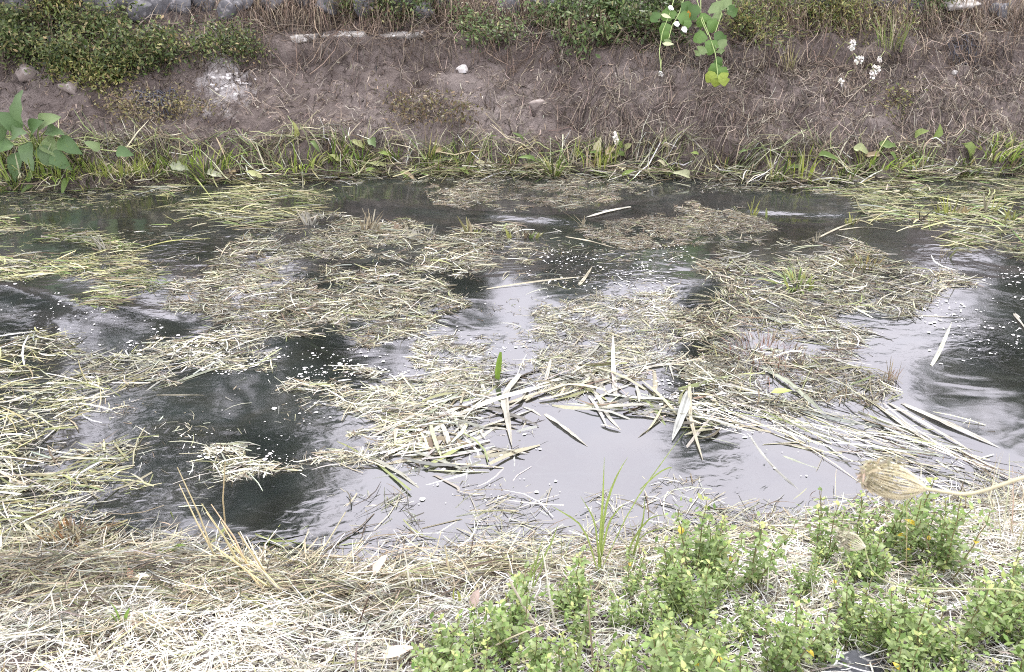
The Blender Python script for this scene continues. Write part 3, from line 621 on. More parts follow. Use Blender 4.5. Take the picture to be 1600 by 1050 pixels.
stub('reddish dry tuft standing in the pale water at the right', 1392, 595, [(-6, .11, .1, 0, .012, (.45, .28, .2)), (-2, .14, -.1, 0, .012, TAN), (3, .10, .3, 0, .01, (.5, .35, .26)), (7, .12, .1, 0, .01, TAN), (-9, .08, -.3, 0, .01, TAN)])
stub('pale broken stalk in the upper right mat', 1275, 378, [(0, .09, .0, 0, .02, WARM), (-3, .04, -.5, 0, .02, TAN)])
# leaf lying on the right mat, brown tuft
c = wpt(1220, 622, .03); o = link('fallen_leaf', leaf_mesh('fallen_leaf', .10, .05, (.34, .40, .12), droop=.05), None, tuple(c + np.array([-.05, 0, .03])), (0, 0, .1))
tag(o, 'small yellow green leaf lying on the right mat', 'leaf')
def tuft(label, p, n, h, spread, pal, wd, name='grass_tuft', cat='grass tuft', group=None, lean=(0, 0), K=5, r=.05, mat=None, droop=.5):
    root = link(name, None, None, tuple(float(v) for v in p)) if False else None
    g = G(); a = U(0, 6.28, n); rr = r * np.sqrt(U(0, 1, n))
    b = np.stack([rr * np.cos(a), rr * np.sin(a), np.full(n, -.02)], -1)
    L = U(h * .45, h, n); t = np.linspace(0, 1, K); out = np.stack([np.cos(a), np.sin(a)], -1) * np.abs(rng.normal(0, spread, n))[:, None] + np.array(lean)[None] + rng.normal(0, .1, (n, 2))
    m = np.linalg.norm(out, axis=1)
    XY = b[:, None, :2] + out[:, None] * (L[:, None] * t[None] ** 1.4)[..., None]
    Z = b[:, None, 2] + L[:, None] * (t[None] - droop * np.clip(m, 0, 1.2)[:, None] * t[None] ** 2.2)
    P = np.concatenate([XY, Z[..., None]], -1)
    sa = U(-.9, .9, n); S = np.stack([np.cos(sa), np.sin(sa), 0 * sa], -1)
    W_ = U(wd * .6, wd * 1.2, n) * .5; tp = np.interp(t, [0, .4, 1], [.8, 1, .15])
    g.ribbons(P, W_[:, None] * tp[None], np.repeat(S[:, None], K, 1), pick(pal, n))
    return tag(g.obj(name, mat or M_LEAF, loc=tuple(float(v) for v in p)), label, cat, group)
tuft('rust brown mossy tuft growing in the right mat', wpt(1350, 415), 160, .10, .7, [(2, (.30, .24, .08)), (2, OLIVE), (1, BROWN)], .006, 'weed_tuft', 'weed tuft', r=.10)
tuft('dark reddish tangle of fine stems in the right mat', wpt(1195, 555), 260, .10, 1.2, [(2, (.26, .15, .11)), (2, BROWN), (1, GREY)], .005, 'weed_tuft', 'weed tuft', r=.2)
tuft('raised heap of yellow stalks in the right mat', wpt(1145, 470), 150, .085, 2.0, [(2, STRAW), (2, TAN), (1, OLIVE), (1, BROWN)], .007, 'weed_tuft', 'weed tuft', r=.12)
tuft('fresh green weed clump at the right edge of the river', wpt(1245, 445), 60, .12, 1.3, [(2, GREEN), (2, YG), (1, OLIVE)], .016, 'weed_tuft', 'weed tuft', r=.10)
tuft('brown decaying clump on the straw at the left end of the near bank', wpt(105, 842), 120, .10, 1.0, [(2, (.35, .22, .11)), (2, BROWN), (1, TAN)], .012, 'weed_tuft', 'weed tuft', r=.07)

# ------------------------------------------------------------------ far bank: litter, stones, plants
hsurf = lambda x, y: H(x, y) + .004
def band(n, x0, x1, s0, s1, seed, thr=.45, fn=2.5):
    out_ = np.zeros((0, 2))
    for _ in range(40):
        x = U(x0, x1, n * 2); s = U(s0, s1, n * 2); y = yF(x) + s
        k = U(0, 1, len(x)) < np.clip((fbm(x * fn, y * fn * 2, seed, 4) - thr + .15) / .2, .03, 1)
        out_ = np.concatenate([out_, np.stack([x[k], y[k]], -1)])
        if len(out_) >= n: break
    return out_[:n]
P_LITTER = [(3, (.27, .215, .165)), (3.5, (.17, .13, .10)), (2, (.38, .32, .25)), (3.2, (.045, .033, .026)), (1, (.50, .45, .36))]
g = G(); lying(g, band(5200, -5.5, 5.5, .18, 1.05, 301, .50), hsurf, .2, .8, (.04, .22), (.002, .006), P_LITTER, .03, tilt=.3, bend=.3)
lying(g, band(5200, .4, 5.5, .12, 1.1, 305, .47, 3.5), hsurf, .6, .9, (.05, .3), (.002, .006), P_LITTER, .06, tilt=.4, bend=.25)
lying(g, band(7000, -5.5, 5.5, .12, 1.1, 309, .44, 5), hsurf, .2, 1.5, (.02, .06), (.004, .012), P_LITTER, .012, K=3, bend=.6)
tag(g.obj('dry_litter', M_STRAW), 'dry brown stems and scraps littering the muddy slope', 'plant litter', None, 'stuff')
g = G(); lying(g, band(4600, -5.5, 5.5, -.10, .26, 311, .47, 3.5), hsurf if False else (lambda x, y: np.maximum(H(x, y), .005)), .1, .7, (.08, .45), (.004, .011), [(1.6, STRAW), (1.6, TAN), (1.5, YEL), (3, OLIVE), (3, BROWN), (1, PALE), (2, GREEN), (3, DARK)], .09, tilt=.3, bend=.3)
tag(g.obj('cut_stalks', M_STRAW), 'cut yellowish stalks heaped along the far water edge', 'plant litter', None, 'stuff')
# roots and dead vines tangled under the lip and over the terrace
g = G(); lying(g, band(6500, -5.5, 5.5, 1.0, 1.55, 321, .36), hsurf, .3, 1.0, (.08, .4), (.003, .007), [(3, (.17, .125, .09)), (2, (.25, .19, .14)), (3.5, (.05, .036, .028)), (.8, (.36, .30, .22))], .12, tilt=.55, bend=.4)
tag(g.obj('dead_vines', M_STRAW), 'tangle of dead brown vines along the lip of the bank', 'dead vines', None, 'stuff')
def hanging(label, x0, x1, ytop, ybot, n, pal, wd=.005, seed=0, group='clumps of dead grass hanging over the bank'):
    """dead grass rooted on the terrace and drooping down over the lip"""
    A = gpt((x0 + x1) / 2, ytop + 6); g = G()
    px_ = U(x0, x1, n); top = np.array([gpt(a, U(ytop, ytop + (ybot - ytop) * .35)) for a in px_]) - A
    K = 7; t = np.linspace(0, 1, K)
    L = U(.25, .65, n) * (ybot - ytop) / 100; a = rng.normal(-1.57, .35, n); out = U(.15, .45, n) * L
    lift = U(.04, .34, n)
    X = top[:, 0:1] + (np.cos(a) * out)[:, None] * t[None] + rng.normal(0, .12, n)[:, None] * t[None] + rng.normal(0, .012, n)[:, None] * np.sin(t * 5)[None]
    Y = top[:, 1:2] + (np.sin(a) * out)[:, None] * t[None]
    Z = top[:, 2:3] + lift[:, None] * np.sin(t * 2.2)[None] - (L * .75)[:, None] * t[None] ** 1.7
    Hh = H(X + A[0], Y + A[1]) - A[2]; Z = np.maximum(Z, Hh + .01)
    S = np.repeat(np.stack([np.cos(U(-.8, .8, n)), np.sin(U(-.8, .8, n)), np.zeros(n)], -1)[:, None], K, 1)
    W_ = U(wd * .6, wd * 1.3, n) * .5
    g.ribbons(np.stack([X, Y, Z], -1), W_[:, None] * np.interp(t, [0, .5, 1], [1, .9, .3])[None], S, pick(pal, n))
    tag(g.obj('hanging_dead_grass', M_STRAW, loc=tuple(A)), label, 'dead grass', group)
P_DEAD = [(3, (.28, .215, .15)), (3, (.19, .14, .105)), (1.2, (.42, .35, .25)), (3, (.055, .04, .03))]
hanging('thick curtain of tan dead grass left of the middle ledge', 400, 520, 0, 112, 420, P_DEAD)
hanging('brown dead stems hanging between the two pale ledges', 520, 640, 10, 105, 260, P_DEAD)
hanging('tall curtain of brown dead stems in the middle of the far bank', 675, 760, 0, 110, 380, P_DEAD)
hanging('dead stems mixed with leaves right of the brown curtain', 760, 850, 0, 105, 280, P_DEAD)
hanging('dark thin dead stems below the leafy shrub', 850, 1020, 40, 105, 260, P_DEAD)
hanging('grey brown dead grass below the feathery weeds', 1130, 1300, 20, 110, 380, P_DEAD)
hanging('tangled dead grass at the upper right of the far bank', 1290, 1450, 10, 120, 420, P_DEAD)
hanging('mass of dead twigs in the upper right corner', 1440, 1620, 5, 120, 420, P_DEAD)
hanging('few dead stems above the chalky spill', 290, 400, 5, 100, 120, P_DEAD)
hanging('dead stems trailing out of the left bush', -20, 120, 10, 125, 120, P_DEAD)

def rock(name, label, cat, loc, size, mat, seed, parent=None, group=None, rz=0, boxy=.5, sub=3, kind=None):
    k = 9; r = np.random.default_rng(seed); V = []; F = []; idx = {}
    def vid(p):
        key = tuple(np.round(p, 5))
        if key not in idx: idx[key] = len(V); V.append(p)
        return idx[key]
    u = np.linspace(-1, 1, k)
    for ax in range(3):
        for sgn in (-1, 1):
            for i in range(k - 1):
                for j in range(k - 1):
                    q = []
                    for (a, b) in ((i, j), (i + 1, j), (i + 1, j + 1), (i, j + 1)):
                        p = np.zeros(3); p[ax] = sgn; p[(ax + 1) % 3] = u[a]; p[(ax + 2) % 3] = u[b]; q.append(vid(p))
                    F.append(q if sgn > 0 else q[::-1])
    V = np.array(V); sph = V / np.linalg.norm(V, axis=1)[:, None]
    V = sph * (1 - boxy) + V * boxy
    cuts = r.normal(0, 1, (7, 3)); cuts /= np.linalg.norm(cuts, axis=1)[:, None]
    for cdir in cuts:
        d = V @ cdir; lim = r.uniform(.62, .95); V = V - np.clip(d - lim, 0, None)[:, None] * cdir[None] * .85
    nz = fbm(V[:, 0] * 2.3 + seed, V[:, 1] * 2.3 + V[:, 2] * 1.7, seed, 3) - .5
    V = V * (1 + .22 * nz)[:, None] * np.array(size)[None] * .5
    me = mesh_arrays(name, V, F, None, [mat], True)
    o = link(name, me, parent, tuple(float(v) for v in loc), (r.uniform(-.12, .12), r.uniform(-.12, .12), rz))
    if not parent: tag(o, label, cat, group)
    return o
# stone wall above the terrace
wall = thing('stone_wall', 'rough grey block stones of the revetment above the terrace', 'stone wall', gpt(210, 20))
wl = np.array(wall.location)
k = 0
for (x, y, sx, sy, sz) in [(-10, 4, .26, .25, .2), (30, 8, .22, .2, .16), (72, 2, .24, .2, .18), (150, 6, .2, .2, .17), (172, 16, .2, .2, .2), (205, 4, .27, .22, .22), (225, 20, .25, .2, .2), (252, 8, .18, .2, .22), (285, 12, .22, .2, .2), (318, 4, .25, .2, .2), (362, 18, .24, .2, .22), (385, 2, .2, .2, .18),
          (428, 6, .24, .2, .18), (480, 2, .28, .2, .18), (510, 14, .22, .2, .16), (570, 16, .2, .2, .18), (625, 8, .26, .2, .2), (660, 22, .22, .2, .17), (690, 4, .22, .2, .2), (790, 12, .26, .2, .2), (840, 2, .2, .2, .2), (880, 14, .26, .2, .2), (960, 4, .28, .2, .2), (1280, 6, .26, .2, .2), (1380, 4, .22, .2, .18), (1430, 14, .2, .2, .15), (1560, 20, .22, .2, .16)]:
    p = gpt(x, y); rock('stone', None, None, p - wl + np.array([0, -.03, .02]), (sx, sy, sz), M_STONE, 400 + k, wall, rz=U(-.3, .3), boxy=.62); k += 1
# pale ledge pieces
for (lab, x0, x1, y) in [('pale broken ledge slab right of the left bush', 262, 378, 59), ('pale ledge slab behind the curtain of dead grass', 430, 500, 60), ('flat pale ledge slab left of the middle', 505, 570, 57), ('pale ledge slab ending at a dark hollow', 595, 660, 56), ('short grey ledge slab under the leafy shrub', 830, 880, 52)]:
    a = gpt(x0, y); b = gpt(x1, y); mid = (a + b) / 2
    rock('ledge_slab', lab, 'slab', mid + np.array([0, .04, -.012]), (abs(b[0] - a[0]) * 1.05, .22, .075), M_PALE, 500 + x0, rz=math.atan2(b[1] - a[1], b[0] - a[0]) * .3, boxy=.85, group='pale ledge slabs on the terrace')
for (lab, x, y, s, m) in [('rounded muddy stone at the left edge of the slope', 45, 116, (.20, .16, .14), M_MUDSTONE), ('small upper stone of the pair on the slope', 103, 122, (.10, .1, .09), M_MUDSTONE), ('wedge shaped lower stone of the pair on the slope', 112, 141, (.19, .14, .11), M_MUDSTONE),
                         ('white lump at the foot of the dead stem curtain', 721, 110, (.12, .1, .08), M_CHALK), ('pale flat rock in the upper right corner', 1500, 8, (.42, .25, .09), M_PALE), ('small brown stone embedded in the middle of the slope', 838, 166, (.14, .12, .09), M_MUDSTONE),
                         ('small whitish stone on the right slope', 1490, 115, (.06, .05, .05), M_PALE)]:
    rock('stone', lab, 'stone', gpt(x, y) + np.array([0, 0, s[2] * .12]), s, m, 700 + x, rz=U(-.6, .6))
ch = thing('chalk_rubble', 'white chalky crumbs in the spill on the slope', 'rubble', gpt(345, 125)); cl = np.array(ch.location)
for i in range(34):
    x = rng.normal(345, 28); y = rng.normal(128, 14); p = gpt(x, y); s = U(.015, .05)
    rock('crumb', None, None, p - cl, (s * U(1, 1.8), s, s * .7), M_CHALK, 900 + i % 6, ch, rz=U(0, 6))
# plastic ground mesh peeping out
def plastic_mesh(label, x, y, wx_, wy_, step=.045):
    c = gpt(x, y); g = G(); u = np.linspace(-1, 1, 14)
    def zat(X, Y): return H(X + c[0], Y + c[1]) - c[2] + .012
    nx = int(wx_ / step); ny = int(wy_ / step); P = []
    for i in range(nx + 1):
        X = -wx_ / 2 + i * step + .02 * np.sin(u * 3 + i); Y = u * wy_ / 2 * (1 - .3 * (2 * i / nx - 1) ** 2); P.append(np.stack([X, Y, zat(X, Y)], -1))
    for p_ in P: g.tube(p_, .006, (.085, .085, .10), 4)
    for j in range(ny + 1):
        X = u * wx_ / 2 * (1 - .3 * (2 * j / ny - 1) ** 2); Y = -wy_ / 2 + j * step + .015 * np.sin(u * 4 + j); g.tube(np.stack([X, Y, zat(X, Y)], -1), .006, (.085, .085, .10), 4)
    tag(g.obj('ground_mesh', M_STEM, loc=tuple(c)), label, 'mesh', 'patches of plastic ground mesh')
plastic_mesh('dark plastic ground mesh showing through mud left of the chalky spill', 246, 150, .34, .26)
plastic_mesh('dark plastic ground mesh under the twigs in the upper right corner', 1508, 72, .30, .24)

# leafy bushes of the far bank
def bush(label, pts, nleaf, pal, size, depth=.16, h=.28, name='leafy_bush', stems=24, long_=2.2, shape=.5):
    """small leaved plant spread over the terrain inside a pixel polygon"""
    P0 = []
    poly = pts; xs_ = [p[0] for p in poly]; ys_ = [p[1] for p in poly]
    while len(P0) < 60:
        x = U(min(xs_), max(xs_)); y = U(min(ys_), max(ys_))
        if in_poly(np.array([x]), np.array([y]), poly)[0]: P0.append(gpt(x, y))
    P0 = np.array(P0); A = P0[np.argmin(P0[:, 2])]; P0 = P0 - A
    root = thing(name, label, 'bush', A); nleaf = int(nleaf * 1.7); size = (size[0] * .62, size[1] * .78)
    g = G(); ends = []
    for i in range(stems):
        b = P0[rng.integers(60)]; e = b + np.array([rng.normal(0, .10), -U(.02, .18), U(.4, 1) * h]); m = (b + e) / 2 + np.array([0, 0, .04])
        g.tube(np.stack([b - [0, 0, .03], m, e]), [.004, .003, .0015], (.16, .12, .07), 4); ends += [m, e, (m + e) / 2]
    tag(g.obj('stems', M_STEM, root), kind='stuff')
    ends = np.array(ends + list(P0 + np.array([0, -.05, .05])))
    n = nleaf; c = ends[rng.integers(len(ends), size=n)] + rng.normal(0, 1, (n, 3)) * np.array([.08, .05, .06])
    c[:, 2] = np.maximum(c[:, 2], H(c[:, 0] + A[0], c[:, 1] + A[1]) - A[2] + .01)
    l = U(size[0], size[1], n) * .5; d = rng.normal(0, 1, (n, 3)); d[:, 1] -= .5; d[:, 2] -= .2; d /= np.linalg.norm(d, axis=1)[:, None]
    nrm = rng.normal(0, .6, (n, 3)) + np.array([0, -.4, 1]); S = np.cross(d, nrm); S /= np.linalg.norm(S, axis=1)[:, None]
    PP = np.stack([c - d * l[:, None], c, c + d * l[:, None]], 1); HW = np.stack([l * .15, l * shape, l * .1], 1)
    f = G(); f.ribbons(PP, HW, np.repeat(S[:, None], 3, 1), pick(pal, n, .25)); tag(f.obj('foliage', M_LEAF, root), kind='stuff')
PB = [(3, (.085, .12, .038)), (2, (.14, .175, .06)), (1.2, (.22, .22, .09)), (.5, (.28, .22, .11)), (1.5, (.035, .055, .02))]
PY = [(3, (.15, .18, .05)), (2, (.25, .24, .08)), (1, (.32, .27, .12)), (1, (.09, .12, .035))]
PG = [(3, (.10, .15, .055)), (2, (.16, .215, .08)), (1, (.06, .09, .03)), (.5, (.3, .28, .14))]
bush('dense olive green small leaved bush at the left end of the far bank', [(-30, 40), (60, 15), (120, 30), (160, 55), (150, 120), (40, 110), (-30, 100)], 3600, PB, (.03, .06))
bush('green trailing plant between the left bush and the pale ledge', [(150, 45), (260, 62), (280, 100), (170, 130), (120, 100)], 2300, PB, (.03, .06))
bush('low yellow green patch below the left bush', [(80, 110), (190, 118), (180, 142), (100, 132)], 700, PY, (.025, .05), h=.12)
bush('yellowish plant growing above the left stones', [(60, 0), (140, 0), (150, 25), (70, 40)], 900, PY, (.03, .055))
bush('small green trailing plant under the pale ledge slab', [(290, 62), (410, 60), (410, 95), (300, 98)], 1100, PB, (.025, .05), h=.15)
bush('small leafy clump at the top edge left of the middle', [(540, 0), (610, 0), (605, 28), (545, 30)], 700, PB, (.03, .055))
bush('sparse green leaves among the dead stems in the middle', [(725, 35), (810, 40), (830, 70), (740, 75)], 600, PG, (.03, .055), h=.18)
bush('pale green leafy shrub right of the brown dead stems', [(840, 10), (960, 5), (985, 60), (900, 90), (850, 60)], 2000, PG, (.035, .07))
bush('dark green leafy shrub behind the hanging vine', [(960, 0), (1060, 0), (1060, 75), (960, 70)], 1500, [(3, (.05, .08, .025)), (2, (.09, .13, .04)), (1, (.15, .19, .07))], (.03, .065))
bush('feathery yellow green weeds right of the hanging vine', [(1140, 0), (1270, 0), (1290, 50), (1200, 80), (1140, 70)], 1800, PY + [(2, (.13, .18, .06))], (.03, .06), shape=.3)
bush('feathery dry weeds near the white flowers', [(1290, 30), (1400, 10), (1410, 70), (1310, 75)], 700, PY, (.02, .05), shape=.25)
bush('green weeds at the top edge between the two dead stem curtains', [(600, 0), (690, 0), (690, 30), (610, 40)], 800, PG, (.03, .055))
bush('bright leafy weeds at the top edge right of the feathery ones', [(1270, 0), (1330, 0), (1330, 40), (1280, 45)], 700, PY, (.03, .055), shape=.35)
bush('green leaves at the top edge near the upper right corner', [(1425, 0), (1480, 0), (1470, 30), (1430, 25)], 400, PG, (.03, .06))
bush('low green sprig on the muddy slope at the right', [(1380, 150), (1410, 150), (1410, 185), (1380, 185)], 120, PY, (.02, .04), h=.10, stems=8)
bush('mossy weeds creeping over the left slope', [(130, 155), (300, 150), (340, 180), (200, 200)], 700, [(2, (.16, .15, .06)), (2, (.22, .17, .10)), (1, (.28, .25, .12))], (.02, .045), h=.06, stems=8)
bush('mossy brown weeds hanging at the left middle of the slope', [(600, 150), (720, 165), (740, 195), (640, 190)], 500, [(2, (.14, .13, .05)), (2, (.20, .15, .09)), (1, (.10, .075, .05))], (.02, .05), h=.06, stems=8)

# edge tufts of grass along the far water line
spots = []
tries = 0
while len(spots) < 64 and tries < 4000:
    tries += 1; x = U(-20, 1620); base = np.interp(x, _f[:, 0], _f[:, 1])
    pr = .95 if (x < 320 or 380 < x < 700 or 1180 < x < 1290 or x > 1330) else .45
    if U(0, 1) < pr: spots.append((x, base - U(-4, 34)))
def edge_where(x): return ['beside the broad leaved plant', 'below the chalky spill', 'below the curtain of dead grass', 'below the brown dead stems', 'below the hanging vine', 'around the spiky green clump', 'near the right edge'][int(np.searchsorted([200, 430, 660, 900, 1150, 1330], x))]
P_EDGE = [(3.5, (.22, .29, .07)), (3, (.14, .21, .045)), (1.5, (.38, .36, .14)), (1.5, STRAW), (2.5, (.05, .07, .022)), (2, BROWN), (1.5, DARK)]
for i, (x, y) in enumerate(spots):
    tuft('clump of cut yellow green grass at the water edge ' + edge_where(x), gpt(x, y), int(U(8, 46)), .09 + .30 * U(0, 1) ** 2.2, .6, P_EDGE, .011, group='grass clumps along the far water edge', r=U(.04, .1), lean=(rng.normal(0, .25), -.15))
tuft('tall bright green grass clump at the left end of the far water edge', gpt(40, 262), 120, .36, .6, [(3, (.22, .30, .07)), (2, (.36, .38, .13)), (1, STRAW)], .012, r=.28)
for (lab, x, y, n_, h_) in (('bright green leafy grass below the broad leaved plant', 100, 272, 70, .26), ('bright green grass leaning over the water left of the hollow', 235, 270, 50, .30), ('bright green grass right of the dark hollow', 330, 258, 46, .28), ('green grass leaning towards the water below the dead grass curtain', 470, 258, 44, .26), ('fresh green grass at the right end of the far water edge', 1560, 240, 60, .26), ('fresh green grass right of the spiky clump', 1380, 255, 44, .22)):
    tuft(lab, gpt(x, y), n_, h_, .8, [(3, (.24, .33, .07)), (2, (.38, .42, .13)), (1, (.13, .19, .04)), (1, STRAW)], .014, r=.16, lean=(.25, -.2))
tuft('soft mossy green grass mound at the far water edge', gpt(185, 262), 260, .20, .8, [(3, (.20, .25, .05)), (2, (.30, .32, .10)), (1, TAN)], .006, r=.22)
tuft('spiky upright green clump at the far water edge right of the middle', gpt(1245, 272), 34, .30, .3, [(3, (.30, .36, .07)), (1, YEL)], .014, r=.12)
tuft('tuft of green blades left of the middle at the far water edge', gpt(555, 262), 40, .28, .9, [(3, (.26, .34, .09)), (1, YEL)], .012, r=.10, lean=(.2, -.2))
tuft('upright thin grass in the middle of the far water edge', gpt(925, 250), 50, .30, .25, [(2, (.28, .32, .08)), (2, TAN)], .008, r=.22)
tuft('tall thin green grass at the top right of the far bank', gpt(1395, 75), 40, .40, .4, [(3, (.20, .25, .08)), (1, TAN)], .008, r=.12)
tuft('tall seed stalk on the slope below the feathery weeds', gpt(1232, 112), 14, .34, .3, [(2, (.34, .32, .14)), (1, TAN)], .008, r=.05)

def frame_from(dirv, up=(0, 0, 1)):
    d = Vector(dirv).normalized(); s = Vector(up).cross(d); s = s.normalized() if s.length > 1e-4 else Vector((0, 1, 0)); n = d.cross(s)
    return Matrix((d, s, n)).transposed()
def put_leaf(parent, me, p, dirv, up=(0, 0, 1), s=1.0, name='leaf'):
    o = link(name, me, parent, tuple(float(v) for v in p)); o.rotation_euler = frame_from(dirv, up).to_euler(); o.scale = (s, s, s); return o
# broad leaved plant at the left
bp_ = gpt(62, 240); root = thing('broad_leaf_plant', 'broad leaved dark green plant at the left end of the far water edge', 'plant', bp_)
g = G(); LMS = [leaf_mesh('leaf', 1, .62, c_, droop=.5, cup=.4, k=7, edge=.05) for c_ in ((.13, .20, .09), (.10, .17, .065), (.20, .27, .12))]
for (x, y, L, dx, dz, m) in [(8, 214, .22, -.9, -.15, 0), (45, 220, .20, .35, .3, 0), (66, 205, .24, .05, 1.0, 0), (88, 205, .16, .7, .5, 2), (108, 225, .17, .9, -.3, 1), (78, 232, .17, .5, -.6, 0), (20, 232, .16, -.4, -.2, 2), (96, 240, .15, .8, -.5, 1), (50, 240, .16, -.2, -.5, 1), (190, 240, .13, .9, .1, 1), (165, 238, .10, -.6, .6, 2), (30, 222, .17, -.2, .5, 0), (56, 212, .17, -.4, .6, 1), (75, 218, .18, .3, .5, 1), (95, 212, .15, .6, .1, 0), (40, 232, .17, -.6, .1, 1), (62, 228, .18, .1, -.3, 0), (84, 225, .17, .4, -.2, 2), (0, 228, .16, -.7, .2, 1), (25, 210, .15, -.5, .5, 0)]:
    e = gpt(62, 238) - bp_ + np.array([(x - 62) / FPX * 7.4, -.10 + U(-.08, .03), (238 - y) / FPX * 7.4 * 1.15 + .06])
    g = G(); g.tube(np.stack([np.array([U(-.03, .03), 0, -.03]), e * .5 + [0, 0, .05], e]), [.007, .006, .004], (.28, .33, .13), 5); g.obj('stalk', M_STEM, root)
    put_leaf(root, LMS[m], e, (dx, -.45, dz), (U(-.4, .1), -.75, .6), L * U(1.05, 1.45))
# wilted leaves at the water edge
WL = [('wilted pale green leaf hanging left of the middle water edge', 298, 248, .17, (.28, .31, .14), (.2, -.5, -.5)), ('grey green leaf lying flat at the water edge', 268, 268, .16, (.33, .36, .24), (1, -.3, 0)), ('pale leaf half in the water under the far bank', 325, 278, .14, (.50, .52, .36), (1, -.3, 0)),
      ('green leaf standing at the right water edge', 1425, 222, .15, (.30, .38, .13), (-.2, -.3, .9)), ('dark green leaf folded at the right water edge', 1370, 232, .15, (.16, .24, .07), (.6, -.5, .2)), ('green leaf curled in the right edge grass', 1455, 225, .14, (.22, .30, .08), (.4, -.5, .5)),
      ('pale green leaf flat in the right edge grass', 1330, 240, .16, (.40, .45, .22), (1, -.4, .1)), ('broad green leaf in the grass near the right edge', 1500, 232, .20, (.26, .34, .10), (1, -.4, -.2)), ('yellow green leaf in the edge grass left of the middle', 462, 222, .13, (.36, .38, .14), (.5, -.5, .4)), ('dark green leaf in the shaded hollow of the bank', 580, 225, .14, (.13, .19, .07), (.6, -.6, .0)), ('pale wilted leaf at the foot of the right slope', 1075, 284, .14, (.42, .44, .26), (-1, -.3, .2))]
for (lab, x, y, L, c_, d) in WL:
    o = link('wilted_leaf', leaf_mesh('wilted_leaf', L * .9, L * .5, np.array(c_) * .85, droop=U(.2, .8), cup=U(.2, .9), k=7, edge=.09), None, tuple(gpt(x, y) + np.array([0, -.03, .05])))
    o.rotation_euler = frame_from(np.array(d) + rng.normal(0, .35, 3), (rng.normal(0, .5), -.6, .8)).to_euler(); tag(o, lab, 'leaf')

TL = [leaf_mesh('torn_leaf', 1, U(.3, .5), c_, droop=U(0, .7), cup=U(.1, .8), k=6, edge=.08) for c_ in ((.20, .27, .07), (.13, .20, .05), (.34, .36, .16), (.48, .46, .30), (.10, .15, .04), (.28, .22, .13))]
for i in range(56):
    x = U(-10, 1610); y = np.interp(x, _f[:, 0], _f[:, 1]) - U(-6, 46)
    o = link('torn_leaf', TL[i % 6], None, tuple(gpt(x, y) + np.array([0, -.02, U(.02, .07)])))
    o.rotation_euler = frame_from((U(-1, 1), U(-.7, .1), U(-.5, .6)), (rng.normal(0, .4), -.5, .8)).to_euler(); sc = U(.07, .15); o.scale = (sc, sc, sc)
    tag(o, 'torn leaf lying in the far edge grass ' + edge_where(x), 'leaf', 'torn leaves in the far edge grass')
# hanging vine with big leaves
vb = gpt(1085, 8); root = thing('hanging_vine', 'bright green large leaved vine hanging down over the bank', 'vine', vb + np.array([0, 0, .05]))
vb = np.array(root.location)
def vp(x, y, off=.22):
    off = off + .0042 * max(0, y)
    """a point in the upright plane of the vine, in front of the bank"""
    d = ray(x, y); Y = gpt(1085, 60)[1] - off; t = Y / d[1]; return np.array([0, 0, CAMH]) + d * t - vb
g = G()
for path in ([(1090, -10), (1098, 30), (1110, 60), (1118, 85), (1122, 122)], [(1060, -5), (1045, 25), (1035, 50), (1030, 80), (1033, 110)], [(1100, -5), (1095, 30), (1106, 55)], [(1075, -5), (1062, 20), (1050, 40), (1045, 60)], [(1120, -8), (1128, 20), (1118, 50)]):
    P = np.array([vp(*q) for q in path]); P[0, 1] += .15
    u = np.linspace(0, len(P) - 1, len(P) * 4); g = G(); g.tube(np.stack([np.interp(u, range(len(P)), P[:, i]) for i in range(3)], -1), .004, (.30, .38, .15), 5); g.obj('stem', M_STEM, root)
VL = [leaf_mesh('leaf', 1, .95, c_, droop=.35, cup=.35, k=8, round_=True, edge=.10) for c_ in ((.13, .23, .06), (.085, .16, .045), (.22, .30, .13), (.27, .34, .06))]
for (x, y, L, dx, dz, m) in [(1108, 62, .11, .15, -.9, 0), (1100, 50, .10, -.6, -.6, 0), (1116, 52, .11, .6, -.5, 1), (1122, 62, .11, .45, -.9, 2), (1100, 72, .09, -.6, -.9, 2), (1121, 88, .09, .1, -1, 1), (1117, 98, .09, -.2, -1, 0), (1125, 104, .09, .3, -1, 0), (1116, 112, .09, -.5, -.8, 3), (1126, 114, .10, .4, -.7, 3), (1120, 116, .09, 0, -1, 3),
                             (1112, 5, .14, .4, -.5, 2), (1090, 8, .13, -.5, -.6, 1), (1125, 2, .13, .8, -.3, 2), (1102, 20, .11, -.3, -.9, 0), (1108, 30, .10, .4, -.8, 0), (1050, 12, .11, -.4, -.6, 0), (1040, 35, .09, -.2, -.9, 0), (1036, 48, .08, .3, -.9, 0), (1060, 22, .10, .6, -.5, 0), (1030, 20, .09, -.7, -.6, 1), (1065, 5, .13, .5, -.5, 1), (1072, 30, .07, .2, -1, 0), (1135, 12, .10, .8, -.5, 1), (1044, 60, .06, -.3, -.9, 2)]:
    put_leaf(root, VL[m], vp(x, y), (dx, -.35 + U(-.15, .15), dz), (U(-.2, .2), -.9, .45), L * 1.12)
FW = leaf_mesh('flower', .06, .05, (.82, .82, .78), M_FOAM, droop=0, round_=True)
FY = leaf_mesh('flower', .10, .035, (.60, .62, .38), M_LEAF, droop=0)
for (x, y, me) in [(1052, 12, FW), (1050, 14, FW), (1033, 22, FY), (1062, 38, FW), (1066, 42, FW), (1035, 68, FY), (1076, 16, None)]:
    put_leaf(root, me or leaf_mesh('flower', .09, .04, (.45, .24, .03)), vp(x, y, .22), (U(-1, 1), -.2, U(-.4, .2)) if me else (0, -.2, -1), (0, -.9, .4), 1.0, 'flower')

